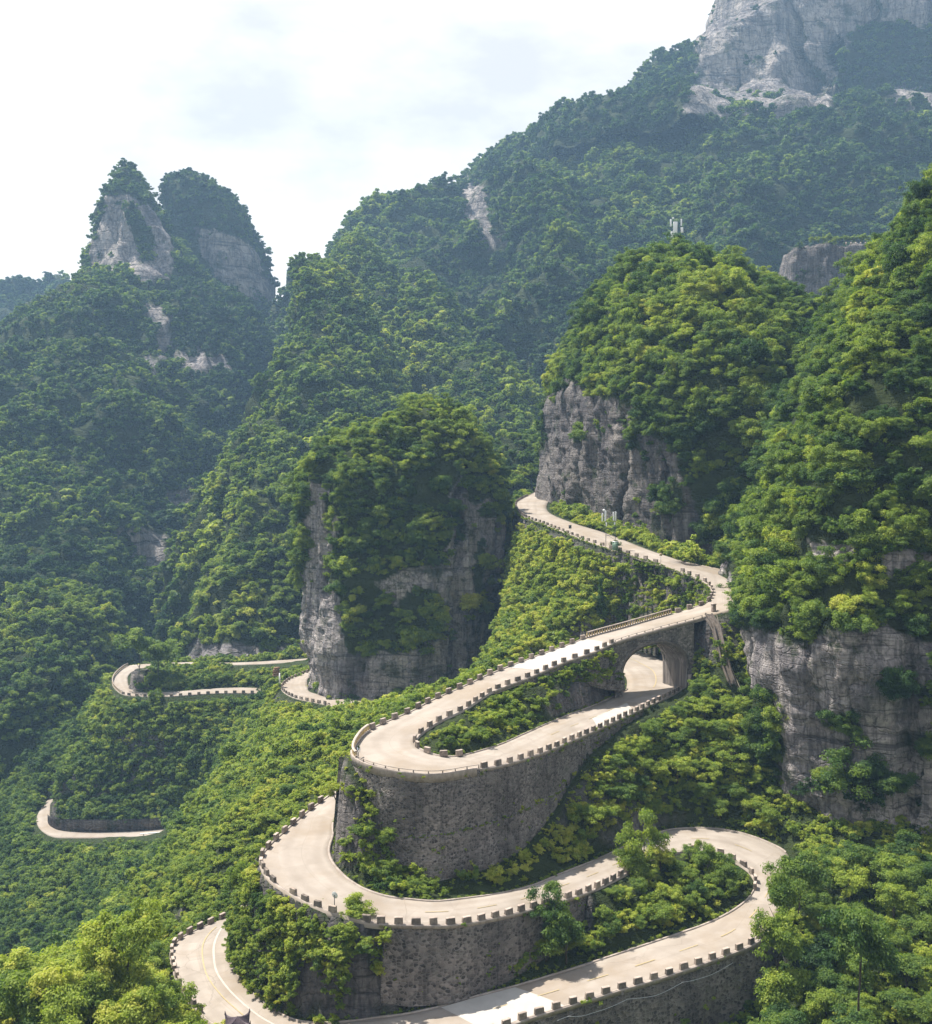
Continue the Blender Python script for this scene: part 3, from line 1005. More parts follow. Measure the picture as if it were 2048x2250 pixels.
# ------------------------------------------------------------------ retaining walls and bridge
def retaining_wall(rd, side, ts, drops, mat, label, steps=(), batter=0.09, group="stone retaining walls of the road", top=0.02):
    root = empty("retaining_wall", (0, 0, 0))
    tag(root, label, "retaining wall", group)
    p, o_, t = rd.edge(side, ts[0], ts[-1], 0.35)
    dr = np.interp(t, ts, drops)
    n = len(p)
    ss = np.concatenate([[0], np.cumsum(np.linalg.norm(np.diff(p[:, :2], axis=0), axis=1))])
    m = 34
    f = np.linspace(0, 1, m)
    H = dr[:, None] * f[None, :]
    zz = p[:, 2:3] - H - 0.02
    off = top + 0.06 + batter * H
    for zs, k in steps:
        off = off + k * (1 / (1 + np.exp((zz - zs) * 9)))
    v = np.zeros((n, m, 3))
    v[:, :, :2] = p[:, None, :2] + o_[:, None, :2] * off[:, :, None]
    v[:, :, 2] = zz
    uv = np.stack([np.repeat(ss[:, None], m, 1), -H], -1)
    q = np.stack([uv[..., 0].ravel(), uv[..., 1].ravel(), np.zeros(n * m)], 1)
    dsp = 0.10 * fbm(q * 1.3, 3, 61) + 0.16 * fbm(q * 0.25, 3, 62)
    v[:, :, :2] += o_[:, None, :2] * dsp.reshape(n, m)[:, :, None]
    back = v[:, :1].copy()
    back[:, :, :2] = p[:, None, :2] - o_[:, None, :2] * 0.7
    back2 = back.copy()
    back2[:, :, 2] = (p[:, 2] - dr)[:, None]
    vv = np.concatenate([back2, back, v], 1)
    uu = np.concatenate([uv[:, :1] + (0, .9), uv[:, :1] + (0, .7), uv], 1)
    mesh("wall", vv.reshape(-1, 3), grid_faces(n, m + 2), mat, root, smooth=False, uv=uu.reshape(-1, 2))
    return root, (p, o_, t, dr)


def coping(parent, rd, side, t0, t1, up=0.28, down=0.55, w=0.42, mat=None):
    p, o_, t = rd.edge(side, t0, t1, 0.5)
    n = len(p)
    prof = [(-w + 0.12, 0.0), (-w + 0.12, up), (0.14, up), (0.17, up - 0.06), (0.17, -down), (0.02, -down)]
    v = np.zeros((n, len(prof), 3))
    for k, (a, z) in enumerate(prof):
        v[:, k] = p + o_ * a
        v[:, k, 2] += z
    v += 0.02 * vnoise(v.reshape(-1, 3) * 1.7, 4).reshape(n, -1, 1)
    return mesh("coping", v.reshape(-1, 3), grid_faces(n, len(prof)), mat or M_KERB, parent)


wb, WB = retaining_wall(RA, 'R', BASTION[0], BASTION[1], M_WALL2, "tall curved dark stone wall of the bastion under the high hairpin", ((-52.6, 0.3), (-55.4, 0.34)), 0.075)
coping(wb, RA, 'R', 28.7, 34.25, 0.32, 0.85)
coping(wb, RA, 'R', 34.3, 39.6, 0.12, 0.3)
wl, WL = retaining_wall(RC, 'R', LOWWALL[0], LOWWALL[1], M_WALL, "grey rubble stone wall with pale mortar below the middle hairpin")
coping(wl, RC, 'R', 11.3, 16.8, 0.12, 0.3)
we, WE = retaining_wall(RC, 'L', EDGEWALL[0], EDGEWALL[1], M_WALL, "dark rubble wall under the outer edge of the lowest road")
coping(we, RC, 'L', 29.3, 39.0, 0.14, 0.35)
wd, WD = retaining_wall(RA, 'L', DECKWALL[0], DECKWALL[1], M_WALL, "short shaded stone wall beside the bridge above the planted strip")
coping(wd, RA, 'L', 19.1, 23, 0.14, 0.3)
GW = retaining_wall(RG, 'R', [0, 1, 2.2, 3.4, 4.2], [1, 6.0, 7.0, 6.0, 4.0], M_WALL, "small dark retaining wall under the far looping road")
FW = retaining_wall(RF, 'L', [1.2, 2, 4, 6, 8, 9.5], [-2, -3.2, -3.6, -3.6, -3.2, -2.2], M_ROCK, "dark cut rock face along the inside of the lowest far bend", (), 0.0, top=0.3)
for o in FW[0].children:
    a = o.data.attributes.new('rock', 'FLOAT', 'POINT')
    a.data.foreach_set("value", np.ones(len(o.data.vertices), dtype=np.float32))

bridge = empty("stone_arch_bridge", tuple(RA.at(18, 0.5)[0]))
tag(bridge, "grey stone arch bridge carrying the upper road over the lower road", "bridge")
bridge_inv = np.array(bridge.location)
sN = np.linspace(0, 1, 91)
SA, SB = 0.12, 0.90
sN = np.sort(np.concatenate([sN, [SA - 1e-4, SA + 1e-4, SB - 1e-4, SB + 1e-4]]))
tN = 19.25 + (16.95 - 19.25) * sN
nearE = RA.at(tN, 0.0) + RA.out(tN, 'L') * 0.2
farE = RA.at(tN, 1.0) + RA.out(tN, 'R') * 0.2
zs = -42.6 - 0.6 * sN
zc = -37.9 + 1.2 * (sN - 0.5)
inn = (sN > SA) & (sN < SB)
hw_ = (SB - SA) / 2
sof = np.where(inn, zs + (zc - zs) * np.sqrt(np.clip(1 - ((sN - (SA + SB) / 2) / hw_) ** 2, 0, 1)), -49.2)
al = np.concatenate([[0], np.cumsum(np.linalg.norm(np.diff(nearE[:, :2], axis=0), axis=1))])


def face_strip(E, zt, zb, m=14):
    f = np.linspace(0, 1, m)
    v = np.repeat(E[:, None, :], m, 1)
    v[:, :, 2] = zt[:, None] + (zb - zt)[:, None] * f
    uv = np.stack([np.repeat(al[:, None], m, 1), v[:, :, 2]], -1)
    return v.reshape(-1, 3), grid_faces(len(E), m), uv.reshape(-1, 2)


for E, lab in ((nearE, None), (farE, None)):
    zt = E[:, 2] + 0.02
    v, f_, uv = face_strip(E, zt, sof)
    mesh("spandrel_wall", v - bridge_inv, f_, M_ASH, bridge, uv=uv)
k = np.where(inn)[0]
bz = np.linspace(0, 1, 12)
bv = nearE[k][:, None, :] + (farE[k] - nearE[k])[:, None, :] * bz[None, :, None]
bv[:, :, 2] = sof[k][:, None]
lo1, lo2 = bv[:1].copy(), bv[-1:].copy()
lo1[:, :, 2] = -49.2
lo2[:, :, 2] = -49.2
bv = np.concatenate([lo1, bv, lo2])
bu = np.stack([np.repeat(np.linspace(0, 22, len(bv))[:, None], 12, 1), np.repeat(bz[None] * 7, len(bv), 0)], -1)
mesh("arch_barrel", bv.reshape(-1, 3) - bridge_inv, grid_faces(len(bv), 12), M_ASH, bridge, uv=bu.reshape(-1, 2))
# ring of cut stones standing proud of the near face
oN = RA.out(tN, 'L')
ring = []
cen = np.stack([np.interp((SA + SB) / 2, sN, nearE[:, i]) for i in range(3)])
for q, i in enumerate(k):
    a = nearE[i] + oN[i] * 0.14
    ins = np.array([a[0], a[1], sof[i]])
    dirv = ins - np.array([cen[0], cen[1], -44.5])
    dirv /= np.linalg.norm(dirv)
    outp = ins + dirv * 0.6
    ring.append([ins - oN[i] * 0.3, ins, outp, outp - oN[i] * 0.3])
ring = np.array(ring)
mesh("arch_ring", ring.reshape(-1, 3) - bridge_inv, grid_faces(len(ring), 4), M_BLOCK, bridge)
for E, oo in ((nearE, oN), (farE, RA.out(tN, 'R'))):
    prof = [(-0.55, 0.0), (-0.55, 0.18), (0.12, 0.18), (0.12, -0.42), (-0.05, -0.42)]
    v = np.stack([E + oo * a + np.array([0, 0, z]) for a, z in prof], 1)
    mesh("deck_edge", v.reshape(-1, 3) - bridge_inv, grid_faces(len(E), 5), M_KERB, bridge)
pierp = MB()
for s_ in (SB + 0.04,):
    i = np.argmin(abs(sN - s_))
    c = nearE[i] + oN[i] * 0.25
    pierp.box((c[0], c[1], (-44.3 - 49.2) / 2), (1.15, 0.8, 5.2), math.atan2(oN[i][1], oN[i][0]) + math.pi / 2, 0.9)
pp = pierp.build("pier", M_KERB, bridge)
pp.data.transform(__import__('mathutils').Matrix.Translation(-Vector(bridge_inv)))


# ------------------------------------------------------------------ guard blocks and parapets
def block_mesh(name, size, mat):
    import bmesh
    bm = bmesh.new()
    bmesh.ops.create_cube(bm, size=1.0)
    for v_ in bm.verts:
        up = v_.co.z > 0
        v_.co.x *= size[0] * (0.94 if up else 1.0)
        v_.co.y *= size[1] * (0.86 if up else 1.0)
        v_.co.z = (v_.co.z + 0.5) * size[2]
    bmesh.ops.bevel(bm, geom=bm.edges[:], offset=0.035, segments=1, affect='EDGES')
    me = bpy.data.meshes.new(name)
    bm.to_mesh(me)
    bm.free()
    me.materials.append(mat)
    return me


BLK = [block_mesh("guard_block", (1.12, 0.46, 0.80), M_BLOCK), block_mesh("guard_block", (1.05, 0.48, 0.76), M_BLOCK), block_mesh("guard_block", (1.2, 0.45, 0.74), M_BLOCK)]
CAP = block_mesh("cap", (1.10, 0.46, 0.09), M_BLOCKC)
ORD = ("first second third fourth fifth sixth seventh eighth ninth tenth eleventh twelfth thirteenth fourteenth fifteenth sixteenth seventeenth eighteenth "
       "nineteenth twentieth").split()
TENS = {2: "twenty", 3: "thirty", 4: "forty", 5: "fifty", 6: "sixty"}
TENTH = {3: "thirtieth", 4: "fortieth", 5: "fiftieth", 6: "sixtieth"}


def ordinal(i):
    if i < 20:
        return ORD[i]
    a, b = divmod(i + 1, 10)
    return TENTH[a] if b == 0 else TENS[a] + "-" + ORD[b - 1]


n_blocks = 0


def blocks(rd, side, t0, t1, where, start, group, spacing=2.45, skip=(), cap=True, inset=0.27, lift=0.06, name="guard_block"):
    global n_blocks
    p, o_, t = rd.edge(side, t0, t1, spacing)
    tan = np.gradient(p, axis=0)
    for i in range(len(p)):
        if i in skip:
            continue
        q = p[i] - o_[i] * inset
        o = bpy.data.objects.new(name, BLK[(i * 7 + n_blocks) % 3])
        o.location = (q[0], q[1], q[2] + lift)
        o.rotation_euler = (0, -math.atan2(tan[i][2], np.hypot(*tan[i][:2])) if False else random.uniform(-.015, .015), math.atan2(tan[i][1], tan[i][0]) + random.uniform(-.04, .04))
        s = random.uniform(0.94, 1.06)
        o.scale = (s, random.uniform(0.95, 1.05), random.uniform(0.93, 1.07))
        COL.objects.link(o)
        tag(o, f"{ordinal(i)} grey guard block from {start}, on {where}", "guard block", group)
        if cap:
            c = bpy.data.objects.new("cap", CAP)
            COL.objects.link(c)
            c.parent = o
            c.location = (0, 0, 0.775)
        n_blocks += 1


blocks(RA, 'R', 2.2, 10.4, "the highest road's valley edge", "the rock", "guard blocks along the highest road", 3.0, cap=False)
blocks(RA, 'R', 11.6, 16.7, "the inside of the upper bend", "the highest road", "guard blocks round the upper bend", 2.6)
blocks(RA, 'R', 19.35, 26.7, "the far edge of the bridge road", "the bridge", "guard blocks on the far edge of the bridge road", 2.75)
blocks(RA, 'L', 19.3, 33.3, "the planted island's rim", "the bridge", "guard blocks round the planted island", 2.5)
blocks(RA, 'R', 34.45, 41.0, "the bastion's outer edge", "the rail's end", "guard blocks along the bastion's outer edge", 2.55)
blocks(RC, 'R', 0.4, 5.6, "the middle hairpin's valley edge", "the bastion rock", "guard blocks on the middle hairpin's valley edge", 2.7)
blocks(RC, 'R', 5.9, 10.9, "the middle hairpin above the mossy cliff", "the valley edge", "guard blocks above the mossy cliff", 2.2, skip=(3, 8), cap=False)
blocks(RC, 'R', 11.3, 18.4, "the low rubble wall", "the mossy cliff", "guard blocks on the low rubble wall", 2.1)
blocks(RC, 'R', 20.6, 26.6, "the green oval's rim", "the tall slender tree", "guard blocks round the green oval", 2.2)
blocks(RC, 'L', 29.7, 38.5, "the lowest road's outer wall", "the cliff trees", "guard blocks on the lowest road's outer wall", 2.25)
blocks(RC, 'L', 42.6, 50.5, "the lowest hairpin's rim", "the picture's bottom", "guard blocks on the lowest hairpin's rim", 2.3)
blocks(RE, 'R', 1.0, 9.5, "the bend round the white pillar", "the ravine", "guard blocks round the white pillar", 2.6, cap=False)
blocks(RG, 'R', 0.5, 6.2, "the far looping road", "the yellow slope", "guard blocks on the far looping road", 3.0, cap=False)


def balustrade(rd, side, t0, t1, label, h=0.85, step=0.62):
    p, o_, t = rd.edge(side, t0, t1, 0.4)
    root = empty("balustrade", tuple(p[len(p) // 2]))
    tag(root, label, "balustrade")
    base = np.array(root.location)
    q = p - o_ * 0.2 - base

    def beam(name, w, z0, z1, mat):
        v = np.stack([q + o_ * a + np.array([0, 0, z]) for a, z in ((-w, z0), (-w, z1), (w, z1), (w, z0), (-w, z0))], 1)
        mesh(name, v.reshape(-1, 3), grid_faces(len(q), 5), mat, root)
    beam("plinth", 0.2, 0.0, 0.2, M_KERB)
    beam("rail", 0.19, h - 0.02, h + 0.14, M_BLOCKC)
    pb, ob, tb = rd.edge(side, t0, t1, step)
    mb = MB()
    mb.tube([(0, 0, 0.18), (0, 0, 0.3), (0, 0, 0.5), (0, 0, h)], [0.1, 0.16, 0.13, 0.09], 6)
    me = mb.build("baluster", M_RAIL, root)
    for i in range(len(pb)):
        o = me if i == 0 else me.copy()
        if i:
            COL.objects.link(o)
        o.parent = root
        w = pb[i] - ob[i] * 0.2 - base
        o.location = tuple(w)


balustrade(RA, 'R', 16.95, 19.15, "long ochre balustrade on the far side of the bridge road", 0.95)
balustrade(RA, 'R', 26.9, 29.5, "curved ochre balustrade round the tip of the high hairpin", 0.95)
balustrade(RG, 'R', 6.3, 11.0, "tiny curved parapet on the loop behind the small rock knob", 0.9, 1.4)


def low_rail(rd, side, t0, t1, label, step=2.1, z=0.30):
    p, o_, t = rd.edge(side, t0, t1, 0.4)
    root = empty("low_rail", tuple(p[len(p) // 2]))
    tag(root, label, "rail")
    base = np.array(root.location)
    mb = MB()
    mb.tube(p - base - o_ * 0.05 + np.array([0, 0, z + 0.36]), np.full(len(p), 0.05), 5)
    mb.build("rail", M_KERB, root)
    pb, ob, tb = rd.edge(side, t0, t1, step)
    m2 = MB()
    m2.box((0, 0, 0.22), (0.16, 0.16, 0.5))
    me = m2.build("post", M_BLOCK, root)
    for i in range(len(pb)):
        o = me if i == 0 else me.copy()
        if i:
            COL.objects.link(o)
        o.parent = root
        o.location = tuple(pb[i] - ob[i] * 0.05 - base + np.array([0, 0, z - 0.1]))


low_rail(RA, 'R', 29.6, 34.3, "low thin rail on the rim of the bastion wall")
low_rail(RA, 'L', 16.6, 19.2, "low posts and rail on the near edge of the bridge deck", 1.9, 0.1)


# ------------------------------------------------------------------ trees: crowns made of leaf-sized faces
def crown(name, seed, n_clump, n_leaf, leaf, shape='round', link=False):
    r = np.random.default_rng(seed)
    if shape == 'cone':
        zc_ = r.uniform(0.1, 1.9, n_clump)
        rad = ((1.95 - zc_) / 1.95 * 0.85 + 0.06) * r.uniform(0.6, 1.15, n_clump)
        an = r.uniform(0, 2 * math.pi, n_clump)
        u = r.uniform(.35, 1, n_clump)
        c = np.stack([np.cos(an) * rad * u, np.sin(an) * rad * u, zc_], 1)
        cr = r.uniform(0.14, 0.27, n_clump) * (0.5 + rad)
    elif shape == 'tall':
        tier = r.uniform(0.3, 2.3, 9)
        zc_ = r.choice(tier, n_clump) + r.normal(0, 0.09, n_clump)
        rad = (0.35 + 0.75 * np.sin(np.clip((zc_ + 0.2) / 2.75, 0, 1) * math.pi) ** 0.8) * r.uniform(0.35, 1.1, n_clump)
        an = r.choice(r.uniform(0, 2 * math.pi, 14), n_clump) + r.normal(0, 0.2, n_clump)
        c = np.stack([np.cos(an) * rad, np.sin(an) * rad, zc_], 1)
        cr = r.uniform(0.14, 0.34, n_clump)
    elif shape == 'spray':
        an = r.uniform(0, 2 * math.pi, n_clump)
        ln = r.uniform(0.6, 1.15, n_clump)
        tilt = r.uniform(0.4, 1.25, n_clump)
        per = max(6, n_leaf // n_clump)
        u = r.uniform(0.25, 1, (n_clump, per))
        x = ln[:, None] * u * np.cos(tilt)[:, None]
        z = ln[:, None] * (u * np.sin(tilt)[:, None] * 1.25 - 0.55 * u ** 2.4)
        p = np.stack([x * np.cos(an)[:, None], x * np.sin(an)[:, None], z + 0.05], -1).reshape(-1, 3) + r.normal(0, 0.05, (n_clump * per, 3))
        nrm_ = r.normal(0, 0.6, p.shape) + (0, 0, 1)
        lf = np.repeat(r.uniform(0, 1, n_clump), per) * 0.6 + r.uniform(0, .4, len(p))
    else:                                   # limbs reach out unevenly; each carries a few sprays of leaves
        nb = max(5, n_clump // 5)
        d = r.normal(0, 1, (nb, 3))
        d /= np.linalg.norm(d, axis=1)[:, None]
        d[:, 2] = np.where(d[:, 2] < -0.3, -d[:, 2], d[:, 2])
        reach = r.uniform(0.55, 1.12, nb)
        bi = r.integers(0, nb, n_clump)
        sx, sy = r.uniform(0.82, 1.12, 2)
        c = d[bi] * (reach[bi] * r.uniform(0.45, 1.0, n_clump))[:, None] + r.normal(0, 0.16, (n_clump, 3))
        c = c * np.array([sx, sy, 0.78]) + (0, 0, 0.75)
        cr = r.uniform(0.12, 0.30, n_clump)
    if shape != 'spray':
        wgt = cr ** 2
        ci = r.choice(n_clump, n_leaf, p=wgt / wgt.sum())
        d = r.normal(0, 1, (n_leaf, 3))
        d[:, 2] += 0.6
        d /= np.linalg.norm(d, axis=1)[:, None]
        p = c[ci] + d * (cr[ci] * r.uniform(0.35, 1.25, n_leaf))[:, None] * np.array([1.1, 1.1, 0.62])
        nrm_ = d * 0.65 + r.normal(0, 0.42, (n_leaf, 3)) + (0, 0, 0.6)
        lf = r.uniform(0, 1, n_clump)[ci] * 0.65 + r.uniform(0, 0.35, n_leaf)
    n = len(p)
    nrm_ /= np.linalg.norm(nrm_, axis=1)[:, None]
    a = np.cross(nrm_, r.normal(0, 1, (n, 3)))
    a /= np.linalg.norm(a, axis=1)[:, None] + 1e-9
    b = np.cross(nrm_, a)
    L_ = leaf * r.uniform(0.65, 1.35, n)[:, None]
    Wd = L_ * r.uniform(0.42, 0.62, n)[:, None]
    droop = nrm_ * L_ * 0.18
    v = np.stack([p - a * L_ - droop, p - b * Wd, p + a * L_ - droop, p + b * Wd], 1)
    lf4 = np.repeat(lf, 4)
    f = np.arange(n * 4).reshape(n, 4)
    return mesh(name, v.reshape(-1, 3), f, M_LEAF, None, attrs={'leaf': lf4}, link=link)


NEAR = [crown("crown", 100 + i, 46 + 6 * i, 7600, 0.047) for i in range(7)]
TALL = [crown("crown", 130 + i, 46, 7000, 0.050, 'tall') for i in range(2)]
CONE = [crown("crown", 140, 60, 5200, 0.055, 'cone')]
BUSH = [crown("shrub", 150 + i, 22, 1300, 0.088) for i in range(4)] + [crown("shrub", 160 + i, 18, 640, 0.10, 'spray') for i in range(2)]
MID = [crown("far_tree", 170 + i, 30 + 3 * i, 1700, 0.098) for i in range(6)]
FAR = [crown("far_tree", 190 + i, 20 + 2 * i, 620, 0.165) for i in range(6)]


def forest(name, label, pts, scl, tint, variants, cat="forest", kind="stuff", seed=1):
    """One object for a wood nobody could count: points that each carry a tree."""
    r = np.random.default_rng(seed)
    n = len(pts)
    me = bpy.data.meshes.new(name)
    me.vertices.add(n)
    me.vertices.foreach_set("co", np.asarray(pts, np.float32).ravel())

    def fa(k, a, typ='FLOAT', prop="value"):
        at = me.attributes.new(k, typ, 'POINT')
        at.data.foreach_set(prop, a)
    fa('tint', np.clip(tint, 0, 1).astype(np.float32))
    sv = np.stack([scl * r.uniform(.88, 1.12, n), scl * r.uniform(.88, 1.12, n), scl * r.uniform(.82, 1.25, n)], 1)
    fa('size', sv.astype(np.float32).ravel(), 'FLOAT_VECTOR', 'vector')
    rv = np.stack([r.uniform(-.22, .22, n), r.uniform(-.22, .22, n), r.uniform(0, 6.283, n)], 1)
    fa('turn', rv.astype(np.float32).ravel(), 'FLOAT_VECTOR', 'vector')
    fa('pick', r.integers(0, len(variants), n).astype(np.int32), 'INT')
    o = bpy.data.objects.new(name, me)
    COL.objects.link(o)
    ng = bpy.data.node_groups.new(name, 'GeometryNodeTree')
    ng.interface.new_socket("Geometry", in_out='INPUT', socket_type='NodeSocketGeometry')
    ng.interface.new_socket("Geometry", in_out='OUTPUT', socket_type='NodeSocketGeometry')
    gi, go = ng.nodes.new("NodeGroupInput"), ng.nodes.new("NodeGroupOutput")
    join = ng.nodes.new("GeometryNodeJoinGeometry")
    for vo in variants:
        oi = ng.nodes.new("GeometryNodeObjectInfo")
        oi.inputs['Object'].default_value = vo
        oi.inputs['As Instance'].default_value = True
        ng.links.new(oi.outputs['Geometry'], join.inputs[0])
    iop = ng.nodes.new("GeometryNodeInstanceOnPoints")
    iop.inputs['Pick Instance'].default_value = True

    def named(k, typ):
        nd = ng.nodes.new("GeometryNodeInputNamedAttribute")
        nd.data_type = typ
        nd.inputs['Name'].default_value = k
        return nd.outputs['Attribute']
    ng.links.new(gi.outputs[0], iop.inputs['Points'])
    ng.links.new(join.outputs[0], iop.inputs['Instance'])
    ng.links.new(named('pick', 'INT'), iop.inputs['Instance Index'])
    e2r = ng.nodes.new("FunctionNodeEulerToRotation")
    ng.links.new(named('turn', 'FLOAT_VECTOR'), e2r.inputs[0])
    ng.links.new(e2r.outputs[0], iop.inputs['Rotation'])
    ng.links.new(named('size', 'FLOAT_VECTOR'), iop.inputs['Scale'])
    ng.links.new(iop.outputs[0], go.inputs[0])
    md = o.modifiers.new("trees", 'NODES')
    md.node_group = ng
    return tag(o, label, cat, kind=kind)


# what the trees must not stand in front of: road surfaces, walls and bridge, as seen on the spot
BW, BH = 512, 563
KEEP = np.zeros((BH, BW))


def keep(p):
    x = (CX + F * p[:, 0] / p[:, 1]) / 4
    y = (HY - F * p[:, 2] / p[:, 1]) / 4
    for dx in (0, 1):
        for dy in (0, 1):
            i, j = (y + dy).astype(int), (x + dx).astype(int)
            k = (i >= 0) & (i < BH) & (j >= 0) & (j < BW)
            np.maximum.at(KEEP, (i[k], j[k]), p[k, 1])


def keep_road(rd, t0, t1, f0=0.0):
    t = np.linspace(t0, t1, 700)
    for f in np.linspace(f0, 1, 30):
        keep(rd.at(t, f))
        q = rd.at(t, f)
        q[:, 2] += 0.5
        keep(q)


keep_road(RA, 1, 13)
keep_road(RA, 13, 16.2, 0.42)
keep_road(RA, 16.2, 44)
keep_road(RC, 1, 17.5)
keep_road(RC, 20, 25)
keep_road(RC, 25, 31.3, 0.4)
keep_road(RC, 31.3, 50)
keep_road(RE, 2, 9)
keep_road(RG, 0.6, 3.8)
keep_road(RG, 6, 11.5)
keep_road(RG, 15.5, 19)
keep_road(RF, 2, 12.5)
for p, o_, t, dr in (WB, WL, WE, WD):
    for f in np.linspace(0, 0.93, 30):
        q = p + o_ * 0.3
        q[:, 2] -= dr * f
        keep(q)
for f in np.linspace(0, 1, 30):
    q = nearE.copy()
    q[:, 2] = q[:, 2] + (np.maximum(sof, -48) - q[:, 2]) * f
    keep(q[:85])
keep(line(np.array([P(1556, 1352, 213), P(1582, 1400, 210.5)])))
for dx_ in (-8, 0, 8):
    keep(line(np.array([P(1584 + dx_, 1470, 209), P(1622 + dx_, 1530, 206)])))
kk = (sN > SA) & (sN < SB)
for f in np.linspace(0, 1, 20):
    q = nearE[kk].copy()
    q[:, 2] = sof[kk] + (-47.5 - sof[kk]) * f
    keep(q)


def hides(p, r, h):
    """True where a plant of radius r and height h at p would stand before a kept surface"""
    bad = np.zeros(len(p), bool)
    for u, w in ((0, 0.2), (0, 0.55), (0, 0.98), (-.75, .5), (.75, .5), (-.6, .85), (.6, .85)):
        q = p.copy()
        q[:, 0] += u * r
        q[:, 2] += w * h
        i = ((HY - F * q[:, 2] / q[:, 1]) / 4).astype(int)
        j = ((CX + F * q[:, 0] / q[:, 1]) / 4).astype(int)
        k = (i >= 0) & (i < BH) & (j >= 0) & (j < BW)
        kd = np.zeros(len(p))
        kd[k] = KEEP[i[k], j[k]]
        bad |= kd > p[:, 1] + 1.2
    return bad


# ------------------------------------------------------------------ hills and crags
def polish(a, k):
    a = a.copy()
    for _ in range(k):
        a[1:-1] = (a[:-2] + 2 * a[1:-1] + a[2:]) / 4
    return a


def displaced(G, amps, seed, fadelen=0.05):
    """push a ring grid in and out along its normals; amps: (size, amount, vertical stretch, ridged?)"""
    du = np.roll(G, -1, 1) - np.roll(G, 1, 1)
    dv = np.gradient(G, axis=0)
    n = np.cross(dv, du)
    n /= np.linalg.norm(n, axis=2)[..., None] + 1e-9
    c = G.mean(1, keepdims=True)
    s = np.sign(((G - c) * n)[..., :2].sum(2).mean())
    n *= s if s != 0 else 1
    q = G.reshape(-1, 3)
    d = np.zeros(len(q))
    loc = np.repeat(np.linalg.norm((G - c)[..., :2], axis=2).min(1), G.shape[1])
    for i, (sz, am, st, rd_) in enumerate(amps):
        pp_ = q / np.array([sz, sz, sz * st])
        d += np.clip(loc / (sz * 0.75), 0.08, 1) * am * (ridged(pp_, 3, seed + i * 7) * 1.2 - 0.38 if rd_ else fbm(pp_, 4, seed + i * 7))
    d = d.reshape(G.shape[:2])
    fade = np.clip(np.arange(G.shape[0]) / (G.shape[0] * fadelen), 0.12, 1)[:, None]
    return G + n * (d * fade)[..., None], n


def finish_hill(name, label, G, amps, seed, mat, rocks, cat="mountain", veg=(), fadelen=0.05, clefts=()):
    for (x0, y0, x1, y1, wd_, dep) in clefts:       # fissures cut into a face, broken off where the face turns away
        gx_, gy_ = proj(G.reshape(-1, 3))
        u_ = np.clip((gy_ - y0) / (y1 - y0), 0, 1)
        xc = x0 + (x1 - x0) * u_ + wd_ * 1.6 * fbm(np.stack([gy_ / 40.0, gy_ * 0, gy_ * 0 + x0], 1), 3, 5)
        k_ = np.exp(-((gx_ - xc) / wd_) ** 2) * np.clip((gy_ - y0) / 15, 0, 1) * np.clip((y1 - gy_) / 15, 0, 1)
        cc_ = G.mean(1, keepdims=True)
        frontal = (G[..., 1] < cc_[..., 1]).reshape(-1)
        dv_ = (cc_ - G)
        dv_[..., 2] = 0
        dv_ /= np.linalg.norm(dv_, axis=2)[..., None] + 1e-6
        G = G + dv_ * (k_ * frontal * dep).reshape(G.shape[:2])[..., None]
    G, n = displaced(G, amps, seed, fadelen)
    du = np.roll(G, -1, 1) - np.roll(G, 1, 1)
    dv = np.gradient(G, axis=0)
    n2 = np.cross(dv, du)
    n2 /= np.linalg.norm(n2, axis=2)[..., None] + 1e-9
    n2 *= np.sign((n2 * n).sum(2).mean())
    q = G.reshape(-1, 3)
    N2 = n2.reshape(-1, 3)
    x, y = proj(q)
    sz = np.median(q[:, 1])
    px = F / K / sz                         # measured pixels per metre
    wob = 30 if sz < 500 else 22
    x = x + wob * fbm(q * px / 45.0, 4, seed + 91)
    y = y + wob * fbm(q * px / 45.0, 4, seed + 92)
    rock = np.zeros(len(q), bool)
    front = (N2 * -q).sum(1) > -0.2 * np.linalg.norm(q, axis=1)
    for pl in rocks:
        rock |= in_poly(x, y, pl)
    for pl in veg:
        rock &= ~in_poly(x, y, pl)
    rock &= front
    m, k = G.shape[:2]
    top = G[0].mean(0)[None]
    tri = np.stack([np.full(k, m * k), np.arange(k), (np.arange(k) + 1) % k], 1)
    o = mesh(name, np.concatenate([q, top]), [grid_faces(m, k, True), tri], mat, smooth=True, attrs={'rock': np.concatenate([rock, [0]]).astype(float)})
    tag(o, label, cat, kind="structure")
    return dict(G=G, N=n2, rock=rock.reshape(m, k), o=o, px=px)


def loft(rows, nring, nlev, ex=2.5):
    rows = np.array([(y, a, b, d, hd) for y, a, b, d, hd in rows], float)
    z = (HY - rows[:, 0] * K) * rows[:, 3] / F
    cx = ((rows[:, 1] + rows[:, 2]) / 2 * K - CX) * rows[:, 3] / F
    hw = (rows[:, 2] - rows[:, 1]) / 2 * K * rows[:, 3] / F
    # even spacing along the profile
    s = np.concatenate([[0], np.cumsum(np.hypot(np.diff(z), np.diff(hw) * 0.7))])
    u = np.linspace(0, s[-1], nlev)
    zz, cc, hh, cy, hd = [polish(np.interp(u, s, a), 3) for a in (z, cx, hw, rows[:, 3], rows[:, 4])]
    an = np.arange(nring) * 2 * math.pi / nring - math.pi / 2
    ca, sa = np.cos(an), np.sin(an)
    ux = np.sign(ca) * np.abs(ca) ** (2 / ex)
    uy = np.sign(sa) * np.abs(sa) ** (2 / ex)
    return np.stack([cc[:, None] + hh[:, None] * ux, cy[:, None] + hd[:, None] * uy, np.repeat(zz[:, None], nring, 1)], -1)


